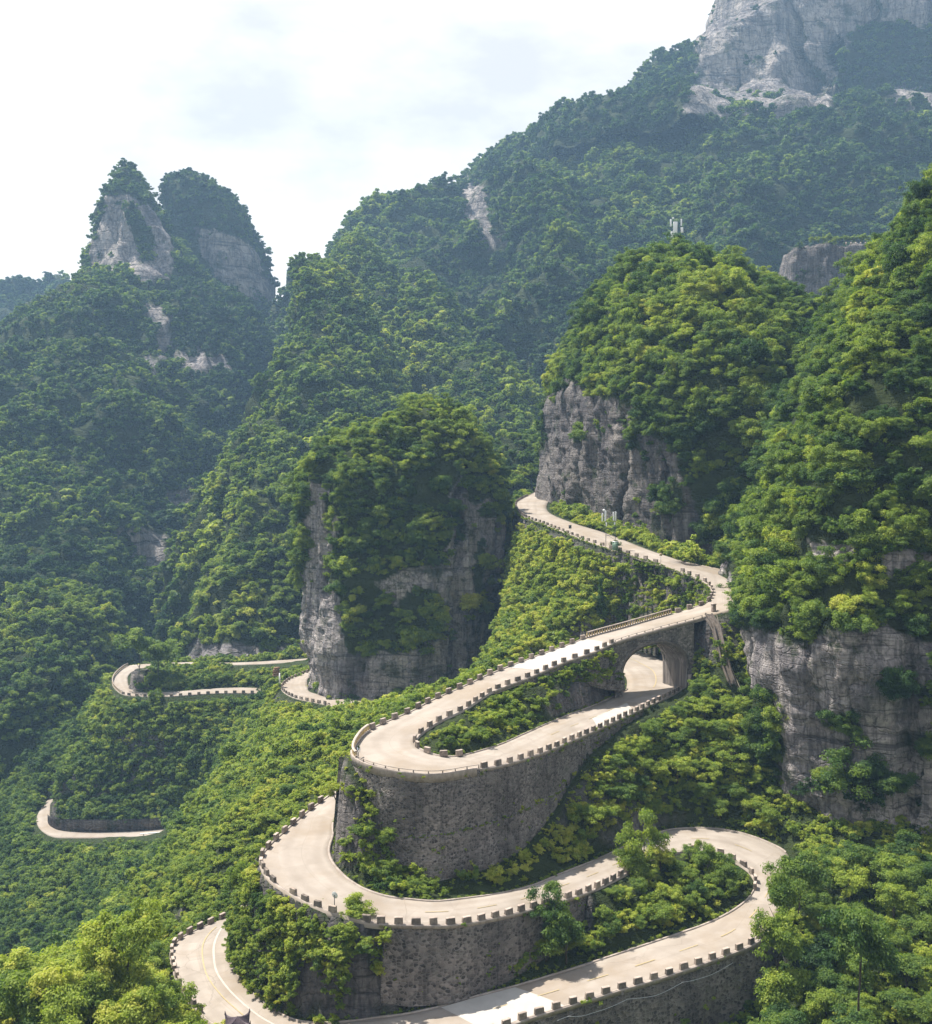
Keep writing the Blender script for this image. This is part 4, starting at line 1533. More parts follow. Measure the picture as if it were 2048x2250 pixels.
def crag(poly, levels, nring, nlev):
    poly = np.array(poly, float)
    p = np.concatenate([poly, poly[:1]])
    s = np.concatenate([[0], np.cumsum(np.linalg.norm(np.diff(p, axis=0), axis=1))])
    u = np.linspace(0, s[-1], nring, endpoint=False)
    ring_ = np.stack([np.interp(u, s, p[:, 0]), np.interp(u, s, p[:, 1])], 1)
    for _ in range(int(nring * 0.06)):
        ring_ = (np.roll(ring_, 1, 0) + 2 * ring_ + np.roll(ring_, -1, 0)) / 4
    c = ring_.mean(0)
    lv = np.array(levels, float)[::-1]      # top first
    r = np.linalg.norm(ring_ - c, axis=1).mean()
    s = np.concatenate([[0], np.cumsum(np.hypot(np.diff(lv[:, 0]), np.diff(lv[:, 1]) * r))])
    u = np.linspace(0, s[-1], nlev)
    z, sc, dx, dy = [polish(np.interp(u, s, lv[:, i]), 3) for i in range(4)]
    xy = c + (ring_ - c)[None] * sc[:, None, None] + np.stack([dx, dy], 1)[:, None, :]
    return np.concatenate([xy, np.repeat(z[:, None, None], nring, 1)], 2)


def scatter(h, spacing, smin, smax, tint0, seed, rockp=0.05, tvar=0.22, patch=40.0, front=-0.15, check=False, sink=0.15, rs=0.55):
    """trees over a hill's slopes that can be seen, thinned over bare rock -> places, sizes, tints"""
    r = np.random.default_rng(seed)
    G, N = h['G'], h['N']
    a = np.roll(G, -1, 1)[:-1] - G[:-1]
    b = G[1:] - G[:-1]
    A = np.linalg.norm(np.cross(a, b), axis=2)
    C_ = G[:-1]
    vis = (N[:-1] * -C_).sum(2) / np.linalg.norm(C_, axis=2) > front
    x, y = proj(C_.reshape(-1, 3))
    fr = ((x > -300) & (x < 2180) & (y > -160) & (y < 2200)).reshape(A.shape)
    A = A * vis * fr
    n = int(A.sum() / (spacing ** 2))
    if n < 1:
        return np.zeros((0, 3)), np.zeros(0), np.zeros(0)
    i = r.choice(A.size, n, p=(A / A.sum()).ravel())
    ii, jj = np.unravel_index(i, A.shape)
    p = G[ii, jj] + a[ii, jj] * r.random((n, 1)) + b[ii, jj] * r.random((n, 1))
    nn = N[ii, jj]
    rk = h['rock'][ii, jj]
    s = smin + (smax - smin) * r.random(n) ** 1.6
    s *= np.where(r.random(n) < 0.05, 1.35, 1.0)
    lumps = fbm(p / (patch * 0.35), 3, seed + 3)
    s *= 1 + 0.35 * lumps
    kp = ~rk | ((r.random(n) < 0.6) & (fbm(p / np.array([9.0, 9.0, 5.0]) * (1 if spacing < 4 else 0.3), 4, seed + 5) > 0.44 - rockp))
    s = np.where(rk, s * rs, s)
    steep_ = 1 - np.clip(nn[:, 2], 0, 1)
    p = p + nn * (s * 0.25 * steep_)[:, None]
    p[:, 2] -= s * (sink + 0.55 * steep_)
    t = tint0 + tvar * fbm(p / patch, 3, seed + 9) * 2.1 + r.normal(0, 0.14, n) + 0.10 * lumps
    if check:
        kp &= ~hides(p, s, s * 1.6)
    return p[kp], s[kp], t[kp]
# ------------------------------------------------------------------ the mountains, far to near
def far_hill(label, rows, seed, rocks=(), veg=(), nring=150, nlev=110, amp=1.0, ex=2.4, cat="mountain", ins=0.0, fadelen=0.05, clefts=()):
    rows = [(y + ins * F / K / d, a + 0.8 * ins * F / K / d, b2 - 0.8 * ins * F / K / d, d, max(hd - ins * 0.8, 2)) if (b2 - a) > 2.2 * ins * F / K / d else (y + ins * F / K / d, (a * .6 + b2 * .4), (a * .4 + b2 * .6), d, 2) for y, a, b2, d, hd in rows]
    hw = max((r[2] - r[1]) / 2 * K * r[3] / F for r in rows)
    b = min(hw, 260)
    amps = [(b * 0.55, b * 0.16 * amp, 2.6, True), (b * 0.22, b * 0.075 * amp, 2.4, True), (26, 4.5 * amp, 2.0, True)]
    return finish_hill("mountain", label, loft(rows, nring, nlev, ex), amps, seed, M_ROCKFAR, rocks, cat, veg, fadelen, clefts)


HILLS = []


def add_hill(label, flabel, rows, seed, spacing, smin, smax, tint, rocks=(), veg=(), variants=None, **kw):
    h = far_hill(label, rows, seed, rocks, veg, ins=kw.pop('ins', 0.85 * smin), **kw)
    HILLS.append((h, flabel, spacing, smin, smax, tint, seed, variants or FAR))
    return h


T_ROCK = [[(1360, 150), (1380, 60), (1395, -60), (1880, -60), (1880, 75), (1700, 70), (1652, 110), (1655, 190), (1610, 226), (1525, 242), (1420, 236), (1340, 226), (1352, 190)],
          [(1755, 168), (1880, 180), (1880, 234), (1770, 230)]]
add_hill("blue-green ridge farthest off, low behind the left twin peak", "hazy forest on the farthest low ridge", [
    (584, 10, 110, 1500, 40), (592, -40, 150, 1490, 70), (610, -90, 210, 1480, 120), (700, -260, 330, 1450, 200), (900, -500, 500, 1400, 260), (1200, -600, 600, 1350, 300)], 201, 8.5, 4.5, 7.5, 0.30)
add_hill("broad back mountain with the forested skyline rising to the great cliff", "forest on the broad back mountain below the great cliff", [
    (268, 1500, 2200, 1330, 50), (273, 1300, 2260, 1326, 90), (280, 1100, 2320, 1315, 140), (284, 1000, 2340, 1305, 165), (300, 955, 2340, 1300, 180), (330, 908, 2350, 1290, 205), (355, 890, 2350, 1280, 220), (390, 852, 2360, 1270, 240),
    (430, 790, 2380, 1250, 265), (465, 742, 2400, 1235, 285), (520, 690, 2400, 1210, 310), (600, 620, 2420, 1170, 340), (700, 560, 2440, 1120, 380), (850, 480, 2450, 1060, 420), (1100, 300, 2450, 1000, 460)], 211, 7.0, 3.8, 6.8, 0.30,
    rocks=[[(905, 362), (930, 350), (962, 372), (960, 430), (972, 482), (950, 502), (932, 452), (903, 450)], [(975, 460), (1010, 470), (1000, 490), (975, 480)]], nring=360, nlev=170, amp=0.85, fadelen=0.42)
add_hill("great pale limestone cliff at the top of the scene", "dark scrub on the great cliff's ledges and shoulder", [
    (-75, 1440, 2150, 1330, 100), (-40, 1412, 2180, 1325, 122), (0, 1404, 2190, 1322, 128), (40, 1394, 2200, 1320, 132), (75, 1384, 2210, 1318, 134), (95, 1368, 2220, 1316, 136), (110, 1345, 2230, 1314, 138), (150, 1297, 2240, 1310, 140), (185, 1240, 2250, 1306, 142),
    (205, 1222, 2260, 1303, 143), (225, 1208, 2280, 1300, 144), (240, 1165, 2290, 1296, 148), (264, 1098, 2300, 1285, 160), (300, 1040, 2300, 1250, 220), (360, 1000, 2300, 1240, 235)], 221, 7.0, 3.8, 6.4, 0.17,
    rocks=T_ROCK, veg=[[(1665, 60), (1720, 40), (1850, 60), (1850, 165), (1760, 172), (1700, 190), (1655, 170)], [(1480, 205), (1530, 212), (1530, 235), (1480, 230)]], nring=520, nlev=220, amp=0.5, ex=3.4, clefts=[(1545, -20, 1602, 235, 12, 22), (1700, -60, 1712, 60, 9, 14), (1452, 30, 1440, 240, 5, 9), (1640, 60, 1650, 215, 6, 10)])
add_hill("dark forested shoulder under the great cliff at the upper edge", "dark forest on the shoulder under the great cliff", [
    (226, 1640, 1700, 1120, 30), (244, 1590, 1790, 1115, 60), (274, 1540, 1900, 1105, 90), (330, 1490, 2000, 1090, 130), (420, 1462, 2050, 1060, 170), (540, 1440, 2060, 1010, 200), (700, 1420, 2060, 960, 230), (900, 1420, 2060, 930, 230)], 231, 6.6, 3.8, 6.4, 0.24)
add_hill("rounded wooded rib on the back mountain's flank", "forest on the rounded rib of the back mountain", [
    (232, 1215, 1260, 1190, 20), (255, 1180, 1310, 1180, 50), (300, 1150, 1360, 1160, 80), (380, 1120, 1410, 1120, 120), (480, 1095, 1440, 1060, 150), (600, 1060, 1460, 1000, 170), (760, 1020, 1470, 940, 190), (950, 1000, 1470, 900, 200)], 236, 6.6, 3.8, 6.4, 0.40)
add_hill("rear twin peak with a rounded top and sheer pale flank", "trees on the rear twin peak", [
    (341, 345, 390, 1130, 14), (348, 335, 407, 1130, 30), (362, 328, 425, 1130, 40), (385, 325, 458, 1130, 52), (410, 326, 474, 1130, 60), (440, 330, 487, 1130, 66), (470, 336, 502, 1130, 70), (505, 340, 516, 1130, 74), (540, 345, 528, 1130, 78), (580, 350, 536, 1130, 80), (612, 352, 541, 1130, 82), (640, 340, 556, 1120, 100), (720, 300, 600, 1110, 130), (900, 200, 700, 1090, 180)], 241, 5.4, 2.6, 4.8, 0.22,
    rocks=[[(378, 440), (430, 445), (470, 465), (500, 500), (520, 545), (548, 560), (548, 625), (500, 590), (440, 548), (395, 505)]], nring=200, nlev=140, amp=0.6, ins=5.0)
add_hill("sharp front twin peak with a bare pale face", "trees on the sharp front twin peak and its long flanks", [
    (311, 239, 252, 1000, 8), (318, 236, 259, 1000, 12), (330, 228, 272, 1000, 20), (350, 222, 287, 1000, 28), (372, 217, 302, 1000, 36), (400, 210, 320, 1000, 46), (440, 201, 346, 1000, 56), (485, 186, 376, 998, 64), (530, 178, 402, 995, 70), (560, 166, 418, 992, 78), (600, 146, 440, 982, 98), (650, 96, 472, 960, 132), (720, 35, 505, 930, 170), (840, -60, 540, 890, 220), (1000, -180, 580, 840, 270), (1250, -320, 640, 790, 310), (1500, -420, 680, 760, 330)], 251, 5.0, 2.4, 4.8, 0.38,
    rocks=[[(205, 388), (236, 378), (265, 388), (290, 392), (312, 420), (330, 465), (345, 510), (338, 545), (290, 552), (250, 538), (185, 530), (175, 485), (192, 420)],
           [(285, 595), (325, 600), (345, 690), (310, 700)], [(290, 700), (310, 720), (300, 760), (285, 730)], [(300, 980), (400, 960), (410, 1010), (310, 1010)], [(230, 1050), (325, 1045), (325, 1125), (280, 1142), (235, 1090)]],
    veg=[[(262, 395), (290, 430), (300, 500), (270, 520), (255, 450)]], nring=300, nlev=190, amp=0.75, ins=4.5)
add_hill("wooded buttress leaning on the front twin peak", "forest on the buttress below the front twin peak", [
    (543, 188, 226, 890, 14), (560, 168, 260, 888, 32), (600, 148, 290, 880, 52), (660, 128, 308, 870, 72), (740, 95, 332, 850, 95), (830, 40, 372, 830, 120), (900, -10, 405, 810, 140), (1000, -70, 412, 780, 160), (1150, -140, 400, 740, 180), (1350, -200, 420, 700, 200)], 261, 5.6, 3.2, 5.6, 0.34,
    rocks=[[(178, 678), (204, 680), (198, 724), (174, 720)], [(150, 822), (232, 842), (278, 890), (276, 945), (228, 932), (190, 890)]], nring=200, nlev=130, amp=0.8)
add_hill("wooded spur between the twin peaks and the central cone", "forest on the spur below the rear twin peak, its shade tinted into the leaves", [
    (556, 335, 425, 960, 24), (590, 318, 470, 955, 55), (640, 304, 522, 945, 85), (700, 300, 548, 930, 105), (790, 310, 548, 900, 125), (880, 330, 540, 870, 140), (1050, 300, 540, 820, 160), (1300, 250, 560, 780, 170)], 271, 5.6, 3.2, 5.4, 0.14,  # low tint puts the spur's shade into the leaf colour
    rocks=[[(345, 690), (440, 698), (455, 722), (400, 738), (350, 722)], [(300, 600), (330, 620), (345, 690), (318, 690)]], amp=0.8)
add_hill("wooded knuckle hill behind the central cone", "forest on the knuckle hill behind the central cone", [
    (467, 682, 714, 900, 10), (478, 670, 732, 898, 24), (500, 663, 752, 895, 40), (540, 660, 775, 885, 60), (600, 672, 800, 865, 80), (680, 690, 850, 830, 100), (780, 690, 900, 790, 120), (950, 650, 980, 740, 140), (1200, 600, 1050, 700, 150)], 281, 5.4, 3.0, 5.2, 0.44, amp=0.8)
add_hill("pale green wooded rib right of the central cone", "forest on the rib beside the central cone", [
    (543, 806, 842, 830, 12), (560, 790, 866, 826, 30), (600, 776, 892, 815, 50), (660, 768, 925, 795, 72), (720, 770, 950, 770, 90), (800, 780, 985, 740, 105), (920, 770, 1020, 690, 120), (1150, 740, 1060, 650, 120)], 286, 5.2, 2.8, 5.0, 0.50, amp=0.8)
add_hill("low wooded knoll behind the rock pillar's crown", "forest on the low knoll behind the rock pillar", [
    (676, 930, 972, 700, 12), (700, 908, 1000, 696, 32), (760, 880, 1035, 680, 56), (830, 858, 1065, 655, 74), (900, 850, 1090, 630, 84), (1000, 850, 1110, 600, 90), (1200, 840, 1120, 580, 90)], 291, 4.8, 2.6, 4.6, 0.52, amp=0.8)
add_hill("steep forested central cone with a leaning tip", "forest on the steep central cone", [(y, a + min(46, max(0, (y - 560) * 0.45)), b_ - min(28, max(0, (y - 560) * 0.3)), d_, h_) for y, a, b_, d_, h_ in [
    (487, 576, 606, 760, 8), (494, 567, 622, 760, 16), (506, 563, 644, 759, 26), (530, 566, 672, 757, 38), (565, 568, 712, 752, 52), (600, 562, 742, 745, 64), (650, 552, 780, 735, 80), (700, 538, 812, 722, 96), (750, 508, 846, 706, 112), (800, 474, 866, 690, 126), (860, 440, 880, 670, 142), (950, 392, 900, 660, 152), (1050, 350, 912, 645, 166), (1150, 322, 920, 630, 174), (1230, 310, 924, 622, 176), (1340, 318, 930, 615, 174), (1450, 300, 930, 610, 172)]], 301, 4.8, 2.6, 4.8, 0.50,  # raised tint paints the cone sunlit against the shade-tinted spur
    rocks=[[(560, 500), (572, 520), (570, 570), (558, 560)]], nring=260, nlev=170, amp=0.9, ins=6.0)
add_hill("sunny front ridge running down from the central cone to the looping road", "forest on the front ridge of the central cone, tinted brighter as if sunlit", [(y, a + min(26, (y - 855) * 0.4), b_, d_, h_) for y, a, b_, d_, h_ in [
    (855, 545, 590, 560, 10), (880, 522, 612, 556, 24), (930, 492, 634, 545, 40), (990, 462, 655, 530, 54), (1060, 430, 672, 522, 64), (1130, 402, 686, 512, 70), (1200, 372, 698, 504, 73), (1250, 352, 704, 498, 74), (1292, 340, 704, 494, 74), (1330, 345, 700, 492, 74), (1400, 345, 700, 492, 74)]], 311, 4.0, 2.1, 4.0, 0.60,  # raised tint puts sunlight into the ridge's leaf colour
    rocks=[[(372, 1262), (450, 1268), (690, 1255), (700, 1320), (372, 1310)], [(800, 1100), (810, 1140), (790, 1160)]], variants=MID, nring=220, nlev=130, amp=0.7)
add_hill("shaded wooded slope behind the left valley road", "forest on the slope behind the valley road, its shade tinted into the leaves", [
    (978, 130, 190, 640, 20), (1000, 100, 230, 636, 40), (1060, 40, 290, 625, 66), (1150, -40, 318, 600, 90), (1250, -110, 330, 575, 110), (1400, -180, 345, 545, 120), (1550, -220, 350, 520, 120), (1800, -260, 340, 500, 120)], 321, 4.6, 2.6, 4.6, 0.18,  # dark tint paints this slope's shade into its foliage
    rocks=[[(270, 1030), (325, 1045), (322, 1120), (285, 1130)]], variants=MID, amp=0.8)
add_hill("bright rounded wooded dome at the left edge", "bright forest on the rounded dome at the left edge", [
    (1143, 74, 116, 500, 10), (1158, 52, 146, 498, 22), (1190, 30, 178, 494, 34), (1230, 2, 220, 488, 46), (1290, -40, 236, 478, 56), (1360, -80, 236, 468, 62), (1450, -110, 218, 456, 64), (1540, -140, 170, 446, 62), (1640, -170, 120, 440, 58), (1800, -200, 100, 436, 55)], 331, 4.0, 2.1, 4.0, 0.46, variants=MID, nring=200, nlev=120, amp=0.8)
add_hill("bushy bank beneath the start of the highest road", "bushes on the bank below the highest road's first bend", [
    (850, 980, 1040, 480, 10), (880, 950, 1070, 476, 22), (920, 935, 1085, 470, 30), (990, 930, 1090, 462, 36), (1080, 920, 1090, 455, 38), (1200, 920, 1090, 450, 38)], 341, 3.8, 2.0, 3.6, 0.46, variants=MID, amp=0.6)
add_hill("little round wooded hump behind the pillar's left crown", "trees on the little round hump behind the pillar", [
    (818, 680, 712, 460, 5), (828, 664, 730, 460, 12), (850, 650, 748, 460, 18), (900, 640, 760, 458, 24), (1000, 630, 770, 456, 28), (1300, 620, 780, 450, 30)], 346, 3.6, 2.0, 3.2, 0.36, variants=MID, amp=0.4)


def near_crag(label, G, seed, rocks, veg=(), amps=None, cat="rock pillar", mat=None, clefts=()):
    amps = amps or [(26, 3.0, 2.2, True), (9, 1.7, 2.6, True), (3.4, 0.85, 0.5, False), (1.5, 0.32, 0.3, False)]
    return finish_hill("rock_crag", label, G, amps, seed, mat or M_ROCK, rocks, cat, veg, clefts=clefts)


# distant road terrace with a row of young trees
QG = crag([(176, 600), (205, 594), (240, 592), (262, 600), (270, 640), (200, 650), (178, 630)], [(20, 1.10, 0, 0), (60, 1.05, 0, 0), (100, 1.0, 0, 0), (104.5, 0.99, 0, 0), (106.0, 0.96, 0, 0), (106.3, 0.5, 0, 0)], 160, 110)
Q = near_crag("dark square-cut rock terrace carrying a distant road", QG, 351, [[(1500, 484), (1790, 478), (1790, 640), (1500, 640)]], cat="rock terrace", amps=[(30, 5.0, 2.2, True), (9, 2.2, 1.8, True), (4, 0.8, 1, False)])

K_POLY = [(25, 396), (30, 345), (36.5, 315), (40, 296), (49, 276), (58, 264), (75, 262), (110, 285), (126, 340), (118, 420), (70, 450), (36, 430)]
KG = crag(K_POLY, [(-60, 1.02, 0, 0), (-22, 0.985, 0, 0), (-5, 0.98, 0, 0), (10, 0.975, 0, 0), (15, 0.95, 0, 0), (22, 0.87, 0, 0), (30, 0.765, -2, 0), (38, 0.65, -4, 0), (45, 0.52, -7, 2), (51, 0.38, -9, 4), (54.5, 0.25, -11, 4), (56, 0.10, -11, 4)], 500, 240)
KH = near_crag("big grey cliff with a wooded dome above the highest road", KG, 361,
               [[(1060, 800), (1085, 770), (1112, 745), (1165, 768), (1235, 795), (1285, 850), (1330, 905), (1362, 965), (1392, 1050), (1440, 1112), (1440, 1150), (1060, 1060)]],
               [[(1240, 840), (1270, 850), (1275, 880), (1245, 880)], [(1285, 950), (1345, 960), (1345, 1010), (1290, 1000)], [(1140, 850), (1165, 850), (1165, 870), (1140, 868)]], cat="cliff", clefts=[(1238, 800, 1228, 1060, 6, 3.0), (1150, 790, 1146, 1040, 4, 1.6), (1308, 880, 1318, 1090, 5, 2.2)])
PG = loft([(y + 12, xa + 11, xb - 11, d_, hd_) for y, xa, xb, d_, hd_ in [(790, 812, 846, 338, 4), (800, 770, 884, 338, 9), (816, 745, 908, 338, 14), (838, 726, 930, 338, 18), (856, 690, 945, 338, 21), (870, 640, 955, 338, 23), (890, 606, 966, 338, 25), (915, 592, 978, 338, 27), (950, 586, 996, 338, 29), (1000, 586, 1001, 337, 30), (1060, 586, 1001, 336, 30), (1120, 590, 998, 335, 31),
           (1180, 588, 992, 334, 31), (1215, 586, 986, 333, 31), (1240, 596, 980, 333, 31), (1265, 606, 975, 332, 31), (1310, 610, 965, 332, 31), (1390, 608, 955, 331, 31), (1480, 604, 955, 331, 31)]], 330, 210, 2.5)
P_ROCK = [[(570, 1190), (600, 1120), (612, 950), (642, 955), (650, 1050), (642, 1110), (655, 1180), (662, 1230), (690, 1280), (730, 1285), (800, 1275), (860, 1250), (930, 1240), (970, 1280), (930, 1350), (780, 1352), (650, 1400), (560, 1400)],
          [(745, 1150), (800, 1120), (885, 1120), (900, 1040), (930, 1000), (1010, 960), (1010, 1170), (985, 1260), (930, 1290), (900, 1245), (860, 1205), (815, 1185), (770, 1185)],
          [(890, 960), (925, 930), (930, 1010), (895, 1030)]]
P_VEG = [[(775, 1180), (840, 1165), (890, 1200), (880, 1250), (820, 1270), (770, 1240)], [(930, 1080), (950, 1080), (950, 1200), (925, 1200)], [(960, 950), (1010, 960), (1000, 1020), (960, 1010)]]
PH_ = near_crag("free-standing rock pillar with a white foot and shaggy green crown", PG, 371, P_ROCK, P_VEG, mat=M_ROCKP, clefts=[(905, 940, 915, 1330, 9, 4.5), (985, 960, 975, 1280, 6, 3.0), (740, 1180, 720, 1330, 6, 2.5), (632, 940, 640, 1180, 7, 3.0)])

R_POLY = [(62, 270), (58.5, 250), (56, 236), (52.5, 216), (50.8, 196), (52.5, 180), (61, 173.5), (76, 170), (112, 165), (152, 170), (172, 230), (150, 300), (92, 306), (64, 286)]
RG_ = crag(R_POLY, [(-85, 1.0, 0, 0), (-62, 0.99, 0, 0), (-52, 0.985, 0, 0), (-44, 0.99, 0, 0), (-37, 1.0, 0, 0), (-33, 1.0, 0, 0), (-28, 0.97, 0, 0), (-20, 0.94, 2, 1), (-8, 0.90, 4, 3), (6, 0.87, 8, 6), (22, 0.765, 12, 9), (38, 0.61, 16, 12), (54, 0.44, 20, 15), (68, 0.29, 24, 18), (74, 0.08, 26, 20)], 560, 320)
R_ROCK = [[(1430, 1235), (1500, 1240), (1560, 1265), (1620, 1245), (1690, 1228), (1850, 1262), (1850, 1640), (1700, 1650), (1600, 1625), (1530, 1690), (1530, 1400), (1440, 1330)],
          [(1590, 1060), (1685, 1068), (1665, 1115), (1600, 1112)], [(1735, 1085), (1850, 1090), (1850, 1135), (1750, 1130)], [(1410, 1100), (1430, 1110), (1430, 1240), (1405, 1200)]]
R_VEG = [[(1610, 1530), (1660, 1512), (1740, 1515), (1780, 1535), (1700, 1545), (1620, 1545)], [(1780, 1450), (1850, 1440), (1850, 1480), (1790, 1472)], [(1620, 1410), (1690, 1415), (1690, 1435), (1625, 1430)], [(1750, 1340), (1850, 1350), (1850, 1380), (1760, 1365)]]
RH = near_crag("huge grey cliff at the right edge with forest hanging over its brow", RG_, 381, R_ROCK, R_VEG, cat="cliff", mat=M_ROCKP, clefts=[(1690, 1240, 1672, 1640, 7, 2.5), (1590, 1250, 1600, 1500, 5, 1.6), (1790, 1240, 1776, 1640, 8, 3.0)])

nf = 0
for h, flabel, sp, a, b_, tint, seed, var in HILLS:
    p, s, t = scatter(h, sp, a, b_, tint, seed + 500, 0.07, 0.18, 80.0 if sp > 5.2 else 42.0)
    forest("forest", flabel, p, s, t, var, seed=seed)
    nf += len(p)
p, s, t = scatter(Q, 4.5, 1.5, 3.0, 0.40, 700, 0.05)
forest("forest", "scrub clinging to the dark rock terrace", p, s, t, FAR, seed=7)
for h, lab, sp, a, b_, tint, seed in ((KH, "forest covering the dome above the grey cliff", 2.9, 1.6, 3.9, 0.48, 710), (PH_, "shaggy trees over the rock pillar's crown and ledges", 2.7, 1.4, 3.3, 0.55, 720),
                                      (RH, "forest hanging over the huge cliff at the right edge", 2.35, 1.4, 3.5, 0.45, 730)):
    p, s, t = scatter(h, sp, a, b_, tint, seed, 0.07, 0.20, 22.0, rs=0.42)
    ok = ~((p[:, 2] < -44) & (h is KH))
    p, s, t = p[ok], s[ok], t[ok]
    if h is RH:
        ok = ~hides(p, s, s * 1.5)
        p, s, t = p[ok], s[ok], t[ok]
    forest("forest", lab, p, s, t, NEAR + TALL[:1] + BUSH[4:6], seed=seed)
    nf += len(p)

# ------------------------------------------------------------------ the near slopes: undergrowth, then single trees
def near_points(spacing, seed):
    r = np.random.default_rng(seed)
    x0, x1, y0, y1 = GX0 + 2, GX1 - 2, 95, GY1 - 2
    n = int((x1 - x0) * (y1 - y0) / spacing ** 2) * 3
    x, y = r.uniform(x0, x1, n), r.uniform(y0, y1, n)
    k = r.random(n) < np.sqrt(1 + np.clip(ground(x, y, SLOPE), 0, 4) ** 2) / 3.0
    x, y = x[k], y[k]
    sl_ = ground(x, y, SLOPE)
    rk = ground(x, y, rockmask) * np.where(y > 338, 0.15, 1.0)
    z = ground(x, y)
    px, py = proj(np.stack([x, y, z], 1))
    kp = (px > -180) & (px < 2150) & (py > 800) & (py < 2330)
    return r, x[kp], y[kp], z[kp], sl_[kp], rk[kp], px[kp], py[kp]


def off_road(x, y, grow=0):
    m = ROADCELL
    for _ in range(grow):
        q = np.pad(m, 1)
        m = q[1:-1, 1:-1] | q[:-2, 1:-1] | q[2:, 1:-1] | q[1:-1, :-2] | q[1:-1, 2:]
    i = np.clip(np.round((y - GY0) / CELL).astype(int), 0, NY - 1)
    j = np.clip(np.round((x - GX0) / CELL).astype(int), 0, NX - 1)
    return ~m[i, j]


r, x, y, z, sl_, rk, px, py = near_points(1.0, 801)
s = 0.5 + 1.1 * r.random(len(x)) ** 1.5
dist = y
s *= np.where(y > 240, 1.5, 1.0)
steepn = np.clip(sl_, 0, 2.5)
bank = in_poly(px, py, [(960, 1030), (1060, 1000), (1420, 1130), (1420, 1230), (1150, 1290), (930, 1310)]) | in_poly(px, py, [(980, 1770), (1100, 1520), (1340, 1345), (1540, 1420), (1545, 1690), (1250, 1690), (1050, 1770)])
keepk = ~in_poly(px, py, [(1070, 985), (1410, 1125), (1430, 1080), (1330, 980), (1080, 860)]) & off_road(x, y, 1) & (r.random(len(x)) < np.where((y > 240) & ~bank, 0.42, 0.9)) & ((r.random(len(x)) > rk * 0.42) | bank)
p = np.stack([x, y, z - 0.25 * s], 1)
big_ok = ~hides(p, s, s * 1.7)
small = (~big_ok) & (r.random(len(x)) < 0.75)
s = np.where(small, np.minimum(s, 0.55) * 0.7, s)
keepk &= big_ok | (small & ~hides(p, s, s * 1.7))
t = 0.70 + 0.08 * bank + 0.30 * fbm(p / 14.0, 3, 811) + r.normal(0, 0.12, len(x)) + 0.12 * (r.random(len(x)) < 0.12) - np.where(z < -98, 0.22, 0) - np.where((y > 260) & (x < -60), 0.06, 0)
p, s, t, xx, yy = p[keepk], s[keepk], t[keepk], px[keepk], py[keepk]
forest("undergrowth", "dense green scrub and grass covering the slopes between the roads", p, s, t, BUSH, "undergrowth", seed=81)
nf += len(p)
# second-growth trees on the farther slopes of the spur: too many to count
r, x, y, z, sl_, rk, px, py = near_points(2.6, 803)
kp = ~in_poly(px, py, [(1070, 985), (1410, 1125), (1430, 1080), (1330, 980), (1080, 860)]) & off_road(x, y, 2) & ((y > 225) | (x < -62)) & (r.random(len(x)) > rk * 0.8)
s = (1.2 + 1.7 * r.random(len(x)) ** 1.6) * np.where(r.random(len(x)) < 0.07, 1.45, 1.0)
p = np.stack([x, y, z - 0.3 * s], 1)
kp &= ~hides(p, s, s * 1.7)
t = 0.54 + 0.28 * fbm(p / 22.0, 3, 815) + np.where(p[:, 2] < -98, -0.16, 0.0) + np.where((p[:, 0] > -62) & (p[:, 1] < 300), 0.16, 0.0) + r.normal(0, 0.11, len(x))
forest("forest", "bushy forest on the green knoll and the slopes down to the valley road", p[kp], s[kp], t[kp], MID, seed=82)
nf += kp.sum()

# tufts on the bastion's ledges and along wall heads
tp, tsz = [], []
for (p_, o_, t_, dr) in (WB,):
    for zl, off in ((-52.6, 1.05), (-55.4, 1.6)):
        dz = p_[:, 2] - zl
        k = (dr > dz + 0.6) & (t_ > 31.4) & (rng.random(len(p_)) < 0.75)
        q = p_[k] + o_[k] * (0.26 + 0.075 * dz[k])[:, None]
        q[:, 2] = zl - 0.12
        tp.append(q)
        tsz.append(0.16 + 0.2 * rng.random(len(q)))
for (p_, o_, t_, dr), dens in ((WB, 0.16), (WL, 0.12), (WE, 0.12)):
    k = rng.random(len(p_)) < dens
    q = p_[k] + o_[k] * 0.22
    q[:, 2] -= rng.uniform(0.1, 0.8, k.sum())
    tp.append(q)
    tsz.append(0.2 + 0.4 * rng.random(len(q)))
    for _ in range(22):                    # plants rooted in the wall face
        i = rng.integers(0, len(p_))
        f = rng.uniform(0.2, 0.95)
        q = p_[i] + o_[i] * (0.2 + 0.08 * dr[i] * f)
        tp.append(q[None] - np.array([[0, 0, dr[i] * f]]))
        tsz.append(np.array([rng.uniform(0.12, 0.38)]))
# scrub hanging from the mossy cliff, the deck wall and the steep bank below the upper bend
hang, hsz, htn = [], [], []
tc = np.linspace(5.2, 11.6, 400)
td = np.linspace(47.5, 38.6, 400)
up_, dn_ = RC.at(tc, 1.0), RC.at(td, 1.0)
oc = RC.out(tc, 'R')
for _ in range(760):
    i = rng.integers(0, 400)
    f = rng.random() ** 0.9
    q = up_[i] * (1 - f) + dn_[i] * f + oc[i] * (0.7 + 0.9 * math.sin(math.pi * f)) * (1 if f < 0.9 else 0.2)
    g = float(fbm((q / np.array([4.0, 4.0, 3.2]))[None], 3, 77)[0])
    if g < -0.22 and f > 0.25:
        continue
    s_ = rng.uniform(0.45, 1.15) * (1.25 if f < 0.35 else 0.9)
    hang.append(q - np.array([0, 0, 0.9 * s_ + (0.5 if f < .1 else 0)]))
    hsz.append(s_)
    htn.append(0.72 + 0.5 * g + rng.normal(0, .1) - 0.15 * f)
